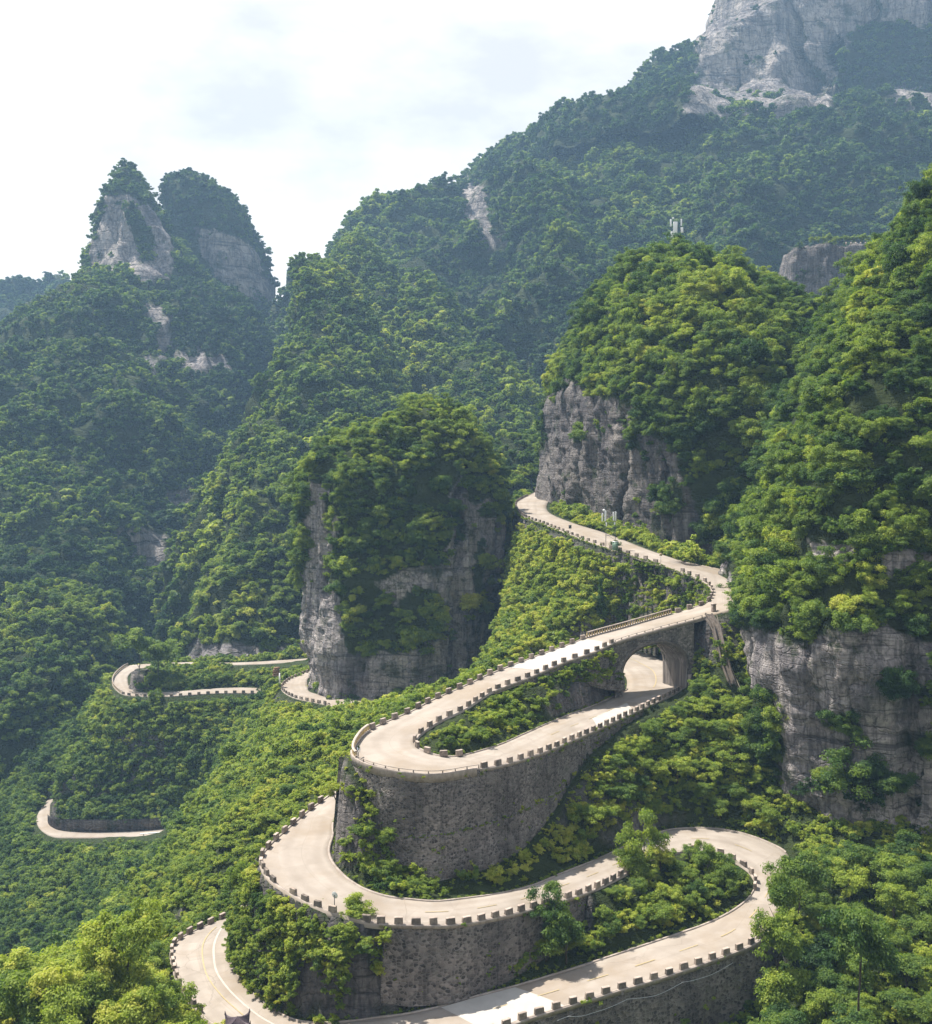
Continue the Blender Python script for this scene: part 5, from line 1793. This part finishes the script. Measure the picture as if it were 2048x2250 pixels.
for a0, a1, n_, dp, so in ((9.0, 16.2, 900, 17.0, 4.0),):
    te = rng.uniform(a0, a1, n_)
    e_, oe = RA.at(te, 1.0), RA.out(te, 'R')
    f = rng.random(n_)
    q = e_ + oe * (0.6 + so * f ** 1.2)[:, None]
    s_ = rng.uniform(0.6, 1.7, n_) * (0.6 + 0.6 * f)
    q[:, 2] -= 0.3 + dp * f + s_ * 0.9
    hang += list(q)
    hsz += list(s_)
    htn += list(0.66 + 0.4 * fbm(q / 6.0, 3, 79) + rng.normal(0, .1, n_))
te = rng.uniform(19.3, 24.5, 220)
e_, oe = RA.at(te, 0.0), RA.out(te, 'L')
s_ = rng.uniform(0.4, 0.95, 220)
f = rng.random(220)
q = e_ + oe * (0.5 + 1.6 * f)[:, None]
q[:, 2] -= 0.5 + 5.0 * f * np.clip((22.5 - te) / 3, 0.25, 1) + s_ * 1.0
hang += list(q)
hsz += list(s_)
htn += list(0.62 + 0.3 * fbm(q / 4.0, 3, 79) + rng.normal(0, .1, 220))
for _ in range(26):
    hang.append(P(1588 + rng.uniform(-16, 16), 1442 + rng.uniform(-26, 26), 205.2 + rng.uniform(-.6, .6)))
    hsz.append(rng.uniform(0.5, 1.0))
    htn.append(rng.uniform(0.5, 0.85))
hang, hsz, htn = np.array(hang), np.array(hsz), np.array(htn)
forest("undergrowth", "yellow-green scrub hanging on the mossy cliff, the deck wall and the steep upper bank", hang, hsz, htn, BUSH, "undergrowth", seed=84)
# grass along the kerbs
for rd, side, a, b_, w in ((RC, 'L', 2, 24, 0.9), (RC, 'R', 27, 47, 0.8), (RA, 'L', 28, 39, 0.7), (RA, 'R', 2, 16, 0.9), (RA, 'R', 19.3, 27, 0.8), (RC, 'R', 0, 5.5, .8), (RC, 'L', 42, 50, .8)):
    p_, o_, t_ = rd.edge(side, a, b_, 0.42)
    q = p_ + o_ * rng.uniform(0.15, w, (len(p_), 1))
    q[:, 2] -= rng.uniform(0.1, 0.3, len(q))
    tp.append(q)
    tsz.append(0.2 + 0.32 * rng.random(len(q)))
tp = np.concatenate(tp)
tsz = np.concatenate(tsz)
forest("grass", "grass tufts and ferns on the kerbs and wall ledges", tp, tsz, 0.55 + 0.25 * rng.random(len(tp)), BUSH[4:] + BUSH[:1], "grass", seed=83)


def trunk_mesh(seed):
    r = np.random.default_rng(seed)
    mb = MB()
    a = np.cumsum(np.concatenate([[np.zeros(3)], r.normal(0, 0.05, (5, 3)) + (0, 0, 0.2)]), 0)
    mb.tube(a, np.linspace(0.055, 0.025, 6), 6)
    for i in range(4):
        b0 = a[2 + i % 3]
        d = r.normal(0, 0.22, 3)
        d[2] = abs(d[2]) + 0.25
        mb.tube([b0, b0 + d * 0.6, b0 + d * 1.3 + (0, 0, 0.1)], [0.026, 0.018, 0.008], 5)
    o = mb.build("trunk", M_BARK)
    COL.objects.unlink(o)
    return o


TRUNK = [trunk_mesh(900 + i) for i in range(4)]
CREF = {}


def tree(base, rad, height, tint, src, label, group, name="broadleaf_tree", cat="tree", seed=0):
    root = empty(name, tuple(base), random.uniform(0, 6.28))
    tag(root, label, cat, group)
    zmax = {True: 2.45}.get(src in TALL, 1.95 if src in CONE else 1.6)
    c = src.copy()
    c.name = "crown"
    COL.objects.link(c)
    c.parent = root
    if src in CONE or src in TALL:
        c.location = (0, 0, height * 0.06)
        c.scale = (rad, rad, height * 0.94 / zmax)
        th = height * 0.5
    else:
        hh = height * 0.8
        c.location = (0, 0, height - hh * 1.0)
        c.scale = (rad * random.uniform(.9, 1.1), rad * random.uniform(.9, 1.1), hh / zmax)
        th = height * 0.52
    c['tint'] = float(min(1, max(0, tint)))
    tk = random.choice(TRUNK).copy()
    tk.name = "trunk"
    COL.objects.link(tk)
    tk.parent = root
    tk.scale = (min(height, 5) * 0.5, min(height, 5) * 0.5, th)
    return root


n_tree = 0
SHADE = ["deep green", "mid green", "fresh green", "yellow-green"]


def grove(poly, dmin, dmax, n, rmin, rmax, tint, where, group, gap=0.8, seed=0, hk=1.75, check=True, tvar=0.16, tallp=0.0):
    """single trees spread over one part of the slopes"""
    global n_tree
    r = np.random.default_rng(seed)
    got = []
    tries = 0
    while len(got) < n and tries < 60:
        tries += 1
        m = 900
        ys = np.sqrt(r.uniform(dmin ** 2, dmax ** 2, m))
        pxs = r.uniform(min(q[0] for q in poly), max(q[0] for q in poly), m)
        xs = (pxs * K - CX) * ys / F
        zs_ = ground(xs, ys)
        p = np.stack([xs, ys, zs_], 1)
        qx, qy = proj(p)
        rad = rmin + (rmax - rmin) * r.random(m) ** 1.3
        ok = in_poly(qx, qy, poly) & off_road(xs, ys, 2)
        if check:
            ok &= ~hides(p, rad, rad * hk * 1.05)
        for k in np.where(ok)[0]:
            if len(got) >= n:
                break
            if all((p[k][0] - g[0][0]) ** 2 + (p[k][1] - g[0][1]) ** 2 > (gap * (rad[k] + g[1])) ** 2 for g in got):
                got.append((p[k], rad[k]))
    for k, (p, rad) in enumerate(got):
        ti = tint + tvar * 1.6 * float(fbm((p / 12.0)[None], 2, 830 + seed)[0]) + r.normal(0, tvar * 0.6)
        hgt = rad * hk * r.uniform(0.85, 1.2)
        tall = r.random() < tallp
        src = TALL[k % 2] if tall else NEAR[int(r.integers(0, len(NEAR)))]
        if tall:
            hgt *= 1.25
        sh = SHADE[int(np.clip(ti * 4 - 0.4, 0, 3))]
        sz = "small" if rad < rmin + 0.3 * (rmax - rmin) else ("large" if rad > rmin + 0.65 * (rmax - rmin) else "middling")
        form = "slender" if tall else "bushy"
        tree((p[0], p[1], p[2] - 0.3), rad, hgt, ti, src, f"{sz} {form} {sh} tree {where}", group)
        n_tree += 1
    return got


grove([(-60, 1840), (120, 1800), (230, 1760), (400, 1830), (430, 2200), (-60, 2200)], 106, 152, 64, 2.4, 4.6, 0.66, "beside the lowest hairpin at the bottom corner", "trees beside the lowest hairpin", 0.5, 1, 2.1, True, 0.22, 0.0)
grove([(1420, 1640), (2050, 1600), (2050, 2200), (1400, 2200)], 104, 166, 80, 1.9, 3.6, 0.50, "below the huge cliff beside the lowest road", "trees below the huge cliff", 0.56, 2, 1.9, True, 0.2, 0.0)
grove([(1140, 1500), (1330, 1345), (1540, 1380), (1545, 1690), (1300, 1640), (1130, 1720)], 160, 222, 52, 1.5, 2.9, 0.52, "on the slope between bastion and huge cliff", "trees between bastion and huge cliff", 0.66, 3, 1.7, True, 0.2, 0.1)
grove([(1040, 1780), (1230, 1680), (1330, 1645), (1450, 1690), (1480, 1745), (1420, 1810), (1250, 1880), (1040, 1940)], 136, 182, 24, 1.2, 2.4, 0.55, "on the green oval inside the right-hand bend", "trees on the green oval", 0.7, 4, 1.7, False, 0.18)
grove([(455, 1690), (640, 1740), (740, 1800), (745, 2000), (480, 2000)], 130, 152, 24, 1.1, 2.3, 0.60, "on the mossy cliff below the middle hairpin", "trees on the mossy cliff", 0.6, 5, 1.5, True, 0.2)
grove([(640, 1490), (720, 1530), (800, 1650), (840, 1750), (690, 1760), (640, 1640)], 144, 176, 10, 0.9, 1.7, 0.60, "on the rock at the bastion's shoulder", "trees at the bastion's shoulder", 0.6, 6, 1.5, True)
grove([(830, 1470), (840, 1430), (960, 1370), (1230, 1280), (1240, 1360), (1000, 1460), (900, 1490)], 156, 215, 20, 0.8, 1.6, 0.60, "in the planted strip of the high hairpin", "trees in the planted strip", 0.7, 7, 1.4, True, 0.15)
grove([(900, 1330), (1000, 1030), (1230, 1090), (1400, 1160), (1390, 1190), (1150, 1260)], 205, 340, 34, 1.5, 2.8, 0.62, "on the sunny bank under the highest road", "trees on the sunny bank", 0.7, 8, 1.6, True, 0.18)
grove([(300, 1820), (350, 1560), (520, 1400), (650, 1440), (660, 1560), (500, 1700), (440, 1790)], 158, 262, 30, 1.4, 2.6, 0.58, "on the yellow-green slope beyond the middle hairpin", "trees beyond the middle hairpin", 0.7, 9, 1.6, True, 0.18)

for (bx, by, d, rad, top, tint, src, lab) in [
        (1264, 1742, 161, 3.0, 1574, 0.64, TALL[0], "tall slender light green tree rising over the bend's oval"),
        (1240, 1745, 160, 2.4, 1660, 0.58, NEAR[2], "leafy tree at the foot of the tall slender tree"),
        (1078, 1890, 143.5, 2.6, 1742, 0.36, TALL[1], "blue-green tree standing against the low rubble wall"),
        (1115, 1898, 143, 2.9, 1788, 0.38, NEAR[1], "round dark green tree beside the blue-green one at the wall"),
        (1383, 1752, 165, 1.3, 1655, 0.60, TALL[1], "small upright tree at the far rim of the green oval"),
        (1182, 1228, 258, 2.0, 1140, 0.26, CONE[0], "dark conical evergreen on the sunny bank"),
        (1212, 1120, 268, 1.6, 1062, 0.30, NEAR[4], "dark bush tree beside the green cabinet"),
        (662, 1590, 158, 2.1, 1528, 0.78, NEAR[0], "yellow feathery tree hanging over the middle hairpin by the bastion"),
        (700, 1830, 137.5, 2.6, 1765, 0.72, NEAR[3], "yellow-green tree overhanging the left end of the low rubble wall"),
        (620, 1860, 139, 2.4, 1775, 0.66, NEAR[5], "leafy yellow-green tree below the round traffic mirror"),
        (480, 1800, 152, 2.4, 1690, 0.52, NEAR[2], "dark leafy tree over the tip of the mossy cliff"),
        (250, 1950, 126, 3.6, 1768, 0.66, NEAR[1], "biggest sunlit tree in the corner by the lowest hairpin"),
        (1540, 1866, 146, 3.1, 1706, 0.50, NEAR[2], "leafy tree leaning over the outer edge of the right-hand bend"),
        (1530, 1936, 140, 2.9, 1800, 0.60, NEAR[6], "yellow-green tree covering the right end of the lowest parapet"),
        (1572, 1800, 151, 3.3, 1668, 0.42, NEAR[0], "deep green tree at the cliff foot beside the right-hand bend"),
        (1690, 1990, 122, 3.6, 1790, 0.36, NEAR[4], "grey-green tall tree in front of the huge cliff"),
        (274, 1336, 381, 8.2, 1243, 0.52, NEAR[3], "tree crowning the small rock knob of the far loop"),
        (312, 1342, 386, 7.0, 1262, 0.55, NEAR[5], "tree leaning off the back of the far loop's rock knob")]:
    b0 = PD(bx, by, d)
    hgt = (by - top) * K * d / F
    tree(b0, rad, hgt, tint, src, lab, None)
    n_tree += 1
knob = loft([(1318, 266, 290, 386, 2), (1328, 261, 296, 386, 4), (1342, 258, 300, 386, 5), (1362, 254, 310, 385, 6), (1400, 250, 320, 385, 7)], 60, 40)
near_crag("small rock knob inside the far looping road", knob, 391, [[(240, 1270), (330, 1270), (330, 1420), (240, 1420)]], amps=[(5, 0.8, 1.5, True), (1.5, 0.25, 1, False)], cat="rock")

# young trees in a row on the distant terrace, with their guard posts
for i, (xx_, hh_, tt) in enumerate([(1601, 44, .66), (1619, 40, .6), (1630, 46, .62), (1641, 42, .66), (1652, 40, .58), (1664, 42, .56), (1676, 44, .6), (1688, 43, .6), (1699, 45, .64), (1711, 46, .66), (1722, 44, .62), (1734, 45, .56)]):
    b0 = PD(xx_, 487, 603)
    b0[2] = 105.9
    tree(b0, 2.6, 6.4 * hh_ / 44, tt, MID[i % 6], f"{ordinal(i)} young round tree from the outer end of the row on the distant terrace", "row of trees on the distant terrace")
for i in range(9):
    b0 = PD(1666 + i * 9.5, 489, 597.5)
    mb = MB()
    mb.box((0, 0, 0.6), (0.7, 0.5, 1.3), 0, 0.85)
    o = mb.build("guard_post", M_BLOCKC)
    o.location = (b0[0], b0[1], 105.6)
    tag(o, f"{ordinal(i)} tiny pale guard post on the distant terrace's edge", "guard post", "guard posts on the distant terrace")

# ------------------------------------------------------------------ masts, mirrors, signs and other small things
def antenna(base, hgt, poles, panels, label, dish=None):
    root = empty("antenna_mast", tuple(base))
    tag(root, label, "antenna mast")
    for (x, y, h) in poles:
        mb = MB()
        mb.tube([(x, y, -0.5), (x, y, h * 0.5), (x, y, h)], [0.07, 0.065, 0.06], 8)
        mb.build("pole", M_DARKM, root, True)
    if len(poles) > 1:
        mb = MB()
        for z in (hgt * 0.62, hgt * 0.45, hgt * 0.25):
            mb.tube([(poles[0][0], poles[0][1], z), (poles[1][0], poles[1][1], z + 0.3)], [0.05, 0.05], 6)
            mb.tube([(poles[0][0], poles[0][1], z + 0.4), (poles[1][0], poles[1][1], z - 1.0)], [0.03, 0.03], 6)
        mb.build("brace", M_DARKM, root, True)
    for (x, y, z, w, h, rz) in panels:
        mb = MB()
        mb.box((0, 0, 0), (w, w * 0.45, h), 0, 0.96)
        o = bevel(mb.build("antenna_panel", M_WPLAST, root), 0.04, 2)
        o.location = (x, y, z)
        o.rotation_euler = (random.uniform(-.06, .06), random.uniform(-.05, .05), rz)
    if dish:
        mb = MB()
        mb.tube([(0, 0, 0), (0, 0.05, 0.25), (0, 0.05, 0.5)], [0.16, 0.34, 0.2], 10)
        o = mb.build("beacon", M_WPLAST, root, True)
        o.location = dish


b0 = P(1484, 542, 372)
antenna(b0, 9.8, [(0, 0, 9.2), (2.0, 0.8, 8.8)], [(-1.5, 0, 8.0, 0.5, 2.4, 0.2), (-0.1, -0.4, 6.3, 1.35, 3.8, 0), (2.1, 0.5, 8.2, 0.5, 2.3, -0.3), (-1.1, -0.3, 3.2, 0.9, 3.6, 0.2), (2.3, 0.3, 5.6, 0.8, 1.8, 0)],
        "cluster of white antennas on top of the wooded dome", (-0.7, 0, 9.2))
b0 = P(1343, 1196, 264)
antenna(b0, 8.0, [(-1.25, 0, 8.2), (1.0, 0.3, 7.8)], [(-2.1, -0.2, 6.4, 0.34, 2.0, 0.4), (-1.4, -0.3, 6.7, 0.42, 2.5, 0), (0.55, 0.0, 6.6, 0.34, 2.1, -0.2), (1.05, -0.1, 6.6, 0.34, 2.2, 0.2), (0.8, -0.1, 4.9, 0.3, 0.7, 0), (-1.15, -0.25, 4.7, 0.32, 0.9, 0)],
        "two-pole white antenna mast beside the highest road", (-1.7, 0, 7.8))
mb = MB()
mb.box((0, 0, 1.0), (1.25, 0.9, 2.0))
b0 = P(1352, 1209, 262)
cb = bevel(mb.build("equipment_cabinet", M_GREENB), 0.05)
cb.location = tuple(b0)
tag(cb, "green equipment cabinet under the two-pole antenna mast", "cabinet")
mb = MB()
mb.box((0, 0, 2.05), (1.35, 1.0, 0.1), 0, 0.9)
mb.build("lid", M_STEEL, cb)
mb = MB()
mb.box((0.0, -0.47, 1.0), (1.0, 0.04, 1.7))
mb.build("door", M_GREENB, cb)


def mirror(base, hgt, rad, face, label, tilt=0.2):
    root = empty("traffic_mirror", tuple(base), face)
    tag(root, label, "traffic mirror")
    mb = MB()
    mb.tube([(0, 0, -0.3), (0, 0, hgt * 0.5), (0, 0, hgt)], [0.06, 0.05, 0.05], 8)
    mb.build("post", M_DARKM, root, True)
    k, rings = 20, 5
    v = [(0, -0.12, 0)]
    for i in range(1, rings + 1):
        q = i / rings
        for j in range(k):
            a = j * 2 * math.pi / k
            v.append((rad * q * math.cos(a), -0.12 * (1 - q * q), rad * q * math.sin(a)))
    v = np.array(v)
    tri = np.array([(0, 1 + j, 1 + (j + 1) % k) for j in range(k)])
    o = mesh("mirror_glass", v, [tri, grid_faces(rings, k, True) + 1], M_MIRROR, root, True)
    o.location = (0, -0.09, hgt)
    back = v.copy()
    back[:, 1] = -back[:, 1] * 0.8 + 0.03
    back[:, 0] *= 1.06
    back[:, 2] *= 1.06
    o = mesh("backing", back, [tri, grid_faces(rings, k, True) + 1], M_WPLAST, root, True)
    o.location = (0, -0.09, hgt)
    for c in root.children:
        if c.name.startswith(("mirror_glass", "backing")):
            c.rotation_euler = (-tilt, 0, 0)


q = RC.at(9.5, 1.0)[0] - RC.out(9.5, 'R')[0] * 0.5
mirror(q, 2.1, 0.42, math.radians(150), "round mirror on a dark post at the middle hairpin's outer rim")
q = RA.at(41.15, 1.0)[0] - RA.out(41.15, 'R')[0] * 0.3
mirror(q, 2.7, 0.48, math.radians(120), "round mirror on a post beside the road under the bridge")
q = RA.at(29.35, 1.0)[0] - RA.out(29.35, 'R')[0] * 0.75
mirror(q, 1.2, 0.50, math.radians(70), "round mirror at the tip of the high hairpin")
q = RF.at(3.6, 0.0)[0] + RF.out(3.6, 'L')[0] * 0.2
mirror(q, 2.4, 0.6, math.radians(20), "tiny round mirror beside the lowest far bend")


def sign(base, hgt, w, h, mat, label, rz=0.0):
    root = empty("road_sign", tuple(base), rz)
    tag(root, label, "road sign")
    mb = MB()
    mb.tube([(0, 0, -0.3), (0, 0, hgt)], [0.05, 0.05], 7)
    mb.build("post", M_STEEL, root)
    mb = MB()
    mb.box((0, -0.07, hgt - h / 2), (w, 0.05, h))
    mb.build("plate", mat, root)


sign(P(1252.5, 1176, 282), 2.6, 0.75, 0.9, M_DARKM, "grey sign on a post beside the highest road under the grey cliff", 0.3)
sign(P(1452, 1242, 247), 2.7, 0.6, 0.6, M_YEL, "small yellowish sign on a post before the upper bend", -0.2)
mb = MB()
mb.box((0, 0, 0.9), (0.75, 0.75, 1.8), 0.3, 0.94)
gp = bevel(mb.build("stone_pillar", M_BLOCK), 0.04)
q = P(1568, 1347, 216)
gp.location = tuple(q - np.array([0, 0, 0.1]))
tag(gp, "squat stone gatepost at the head of the concrete chute", "pillar")
mb = MB()
mb.box((0, 0, 1.86), (0.9, 0.9, 0.14), 0.3, 0.9)
mb.build("cap", M_BLOCKC, gp)

cp = np.array([P(1556, 1350, 213), P(1574, 1376, 211), P(1580, 1402, 209.7), P(1588, 1440, 208), P(1597, 1474, 206.5), P(1608, 1502, 205), P(1624, 1534, 203.5), P(1640, 1560, 202)])
cq = line(cp, 0.8)
wv = np.array([0.80, -0.25, 0.0])
prof = [(-1, 0.0, 0), (-1, 0.55, 0), (-0.72, 0.55, 0), (-0.72, 0.15, 0), (0.72, 0.15, 0), (0.72, 0.55, 0), (1, 0.55, 0), (1, -0.9, 0), (-1, -0.9, 0)]
nrmv = np.array([0.1, -0.75, 0.65])
v = np.stack([cq + wv * a * 0.8 + nrmv * b_ for a, b_, _ in prof], 1)
ch = mesh("drainage_chute", v.reshape(-1, 3), grid_faces(len(cq), len(prof)), M_BLOCK)
tag(ch, "steep weathered concrete chute dropping beside the bridge", "chute")
pipe_pts = line(np.array([P(1575, 1352, 213), P(1590, 1410, 209), P(1606, 1465, 205), P(1630, 1520, 201), P(1652, 1570, 198)]), 1.0)
mb = MB()
mb.tube(pipe_pts, np.full(len(pipe_pts), 0.03), 6)
tag(mb.build("pipe", M_BLOCKC, None, True), "thin pale pipe running down beside the concrete chute", "pipe")

p_, o_, t_ = RC.edge('L', 31.0, 35.4, 0.8)
u = np.linspace(0, 1, len(p_))
cab = p_ + o_ * 0.62
cab[:, 2] -= 0.75 + 0.5 * np.abs(np.sin(u * math.pi * 3.2)) + 0.3 * vnoise(p_ * 0.3, 5)
mb = MB()
mb.tube(cab, np.full(len(cab), 0.035), 5)
tag(mb.build("cable", M_STEEL, None, True), "slack pale cable slung along the lowest road's dark wall", "cable")

# by the pillar's foot: a stack of brown timber, a white marker post; a rail down the valley
q = P(60 + 1478 / 2.699, 1380 + 285 / 2.699, 322)
st_ = empty("timber_stack", tuple(q))
tag(st_, "brown stack of timber beside the bend at the pillar's foot", "timber stack")
for i in range(5):
    mb = MB()
    mb.box((random.uniform(-.15, .15), 0, 0.25 + i * 0.52), (2.3 - 0.2 * i, 1.2, 0.44), 0.2 + random.uniform(-.15, .15))
    mb.build("beam", M_RUST, st_)
mb = MB()
mb.tube([(0, 0, -0.2), (0, 0, 1.2), (0, 0, 2.6)], [0.28, 0.24, 0.2], 8)
mp = mb.build("marker_post", M_WPLAST, None, True)
mp.location = tuple(P(60 + 1497 / 2.699, 1380 + 322 / 2.699, 318))
tag(mp, "white marker post beside the brown timber stack", "marker post")
p_, o_, t_ = RF.edge('R', 1.6, 3.2, 1.0)
gr_ = empty("guard_rail", tuple(p_[0]))
tag(gr_, "short pale guard rail on the lowest far road", "guard rail")
mb = MB()
mb.tube(p_ - p_[0] + np.array([0, 0, 0.8]), np.full(len(p_), 0.16), 6)
mb.build("rail", M_WPLAST, gr_)
for i in range(0, len(p_), 3):
    mb = MB()
    mb.box(tuple(p_[i] - p_[0] + np.array([0, 0, 0.4])), (0.18, 0.18, 0.9))
    mb.build("post", M_STEEL, gr_)

# roof of a small pavilion just below the frame, its corner tips rising into view
pc = np.array([-22.9, 112.0])
gz0 = float(ground(pc[0], pc[1]))
tipz = -57.75
pav = empty("pavilion", (pc[0], pc[1], gz0))
tag(pav, "dark pavilion roof whose upturned corner tips rise into view at the bottom edge", "pavilion")
ez = tipz - gz0
rot = math.radians(12)
crn = [np.array([math.cos(rot + math.pi * (0.25 + 0.5 * i)), math.sin(rot + math.pi * (0.25 + 0.5 * i))]) * 1.75 for i in range(4)]
m = 17
rows_ = []
for i in range(4):
    for j in range(m - 1):
        q = j / (m - 1)
        e = crn[i] * (1 - q) + crn[(i + 1) % 4] * q
        e = e * (1 - 0.10 * math.sin(math.pi * q))
        rows_.append((e[0], e[1], -0.95 + 0.95 * (abs(2 * q - 1)) ** 3.2))
rows_ = np.array(rows_)
lev = []
for u in np.linspace(0, 1, 10):
    c = rows_.copy()
    c[:, :2] *= (1 - u)
    c[:, 2] = rows_[:, 2] * (1 - u) ** 2 + 0.45 * u ** 1.5 - 0.55 * u * (1 - u) - 0.25 * u
    lev.append(c)
lev = np.array(lev)
lev[:, :, 2] += ez
und = lev[::-1].copy()
und[:, :, 2] -= 0.14
g_ = np.concatenate([lev[::-1], und[::-1]])
mesh("roof", g_.reshape(-1, 3), grid_faces(len(g_), 4 * (m - 1), True), M_TILE, pav, True)
for i in range(4):
    mb = MB()
    d = np.array([*crn[i], 0])
    mb.tube([d * 0.55 + (0, 0, ez - 0.55), d * 0.8 + (0, 0, ez - 0.38), d * 0.97 + (0, 0, ez - 0.08), d * 1.0 + (0, 0, ez + 0.25)], [0.11, 0.12, 0.10, 0.02], 7)
    mb.build("corner_tip", M_TILE, pav, True)
    mb = MB()
    mb.tube([(*(crn[i] * 0.62), 0), (*(crn[i] * 0.62), ez - 0.5)], [0.14, 0.14], 9)
    mb.build("column", M_WOOD, pav, True)
mb = MB()
mb.box((0, 0, 0.15), (3.0, 3.0, 0.5), rot)
mb.build("plinth", M_KERB, pav)

# ------------------------------------------------------------------ the air
hm, ht, hout = new_mat("haze")
vn = ht.nodes.new("ShaderNodeVolumePrincipled")
vn.inputs['Color'].default_value = (0.42, 0.68, 1.0, 1)
vn.inputs['Density'].default_value = 0.00019
vn.inputs['Anisotropy'].default_value = 0.1
ht.links.new(vn.outputs['Volume'], hout.inputs['Volume'])
mb = MB()
mb.box((0, 770, 75), (3600, 1760, 800))
hz = mb.build("haze", hm)
tag(hz, "thin bluish summer haze filling the valley", "haze", kind="stuff")
print("trees in woods", nf, "single trees", n_tree, "guard blocks", n_blocks)
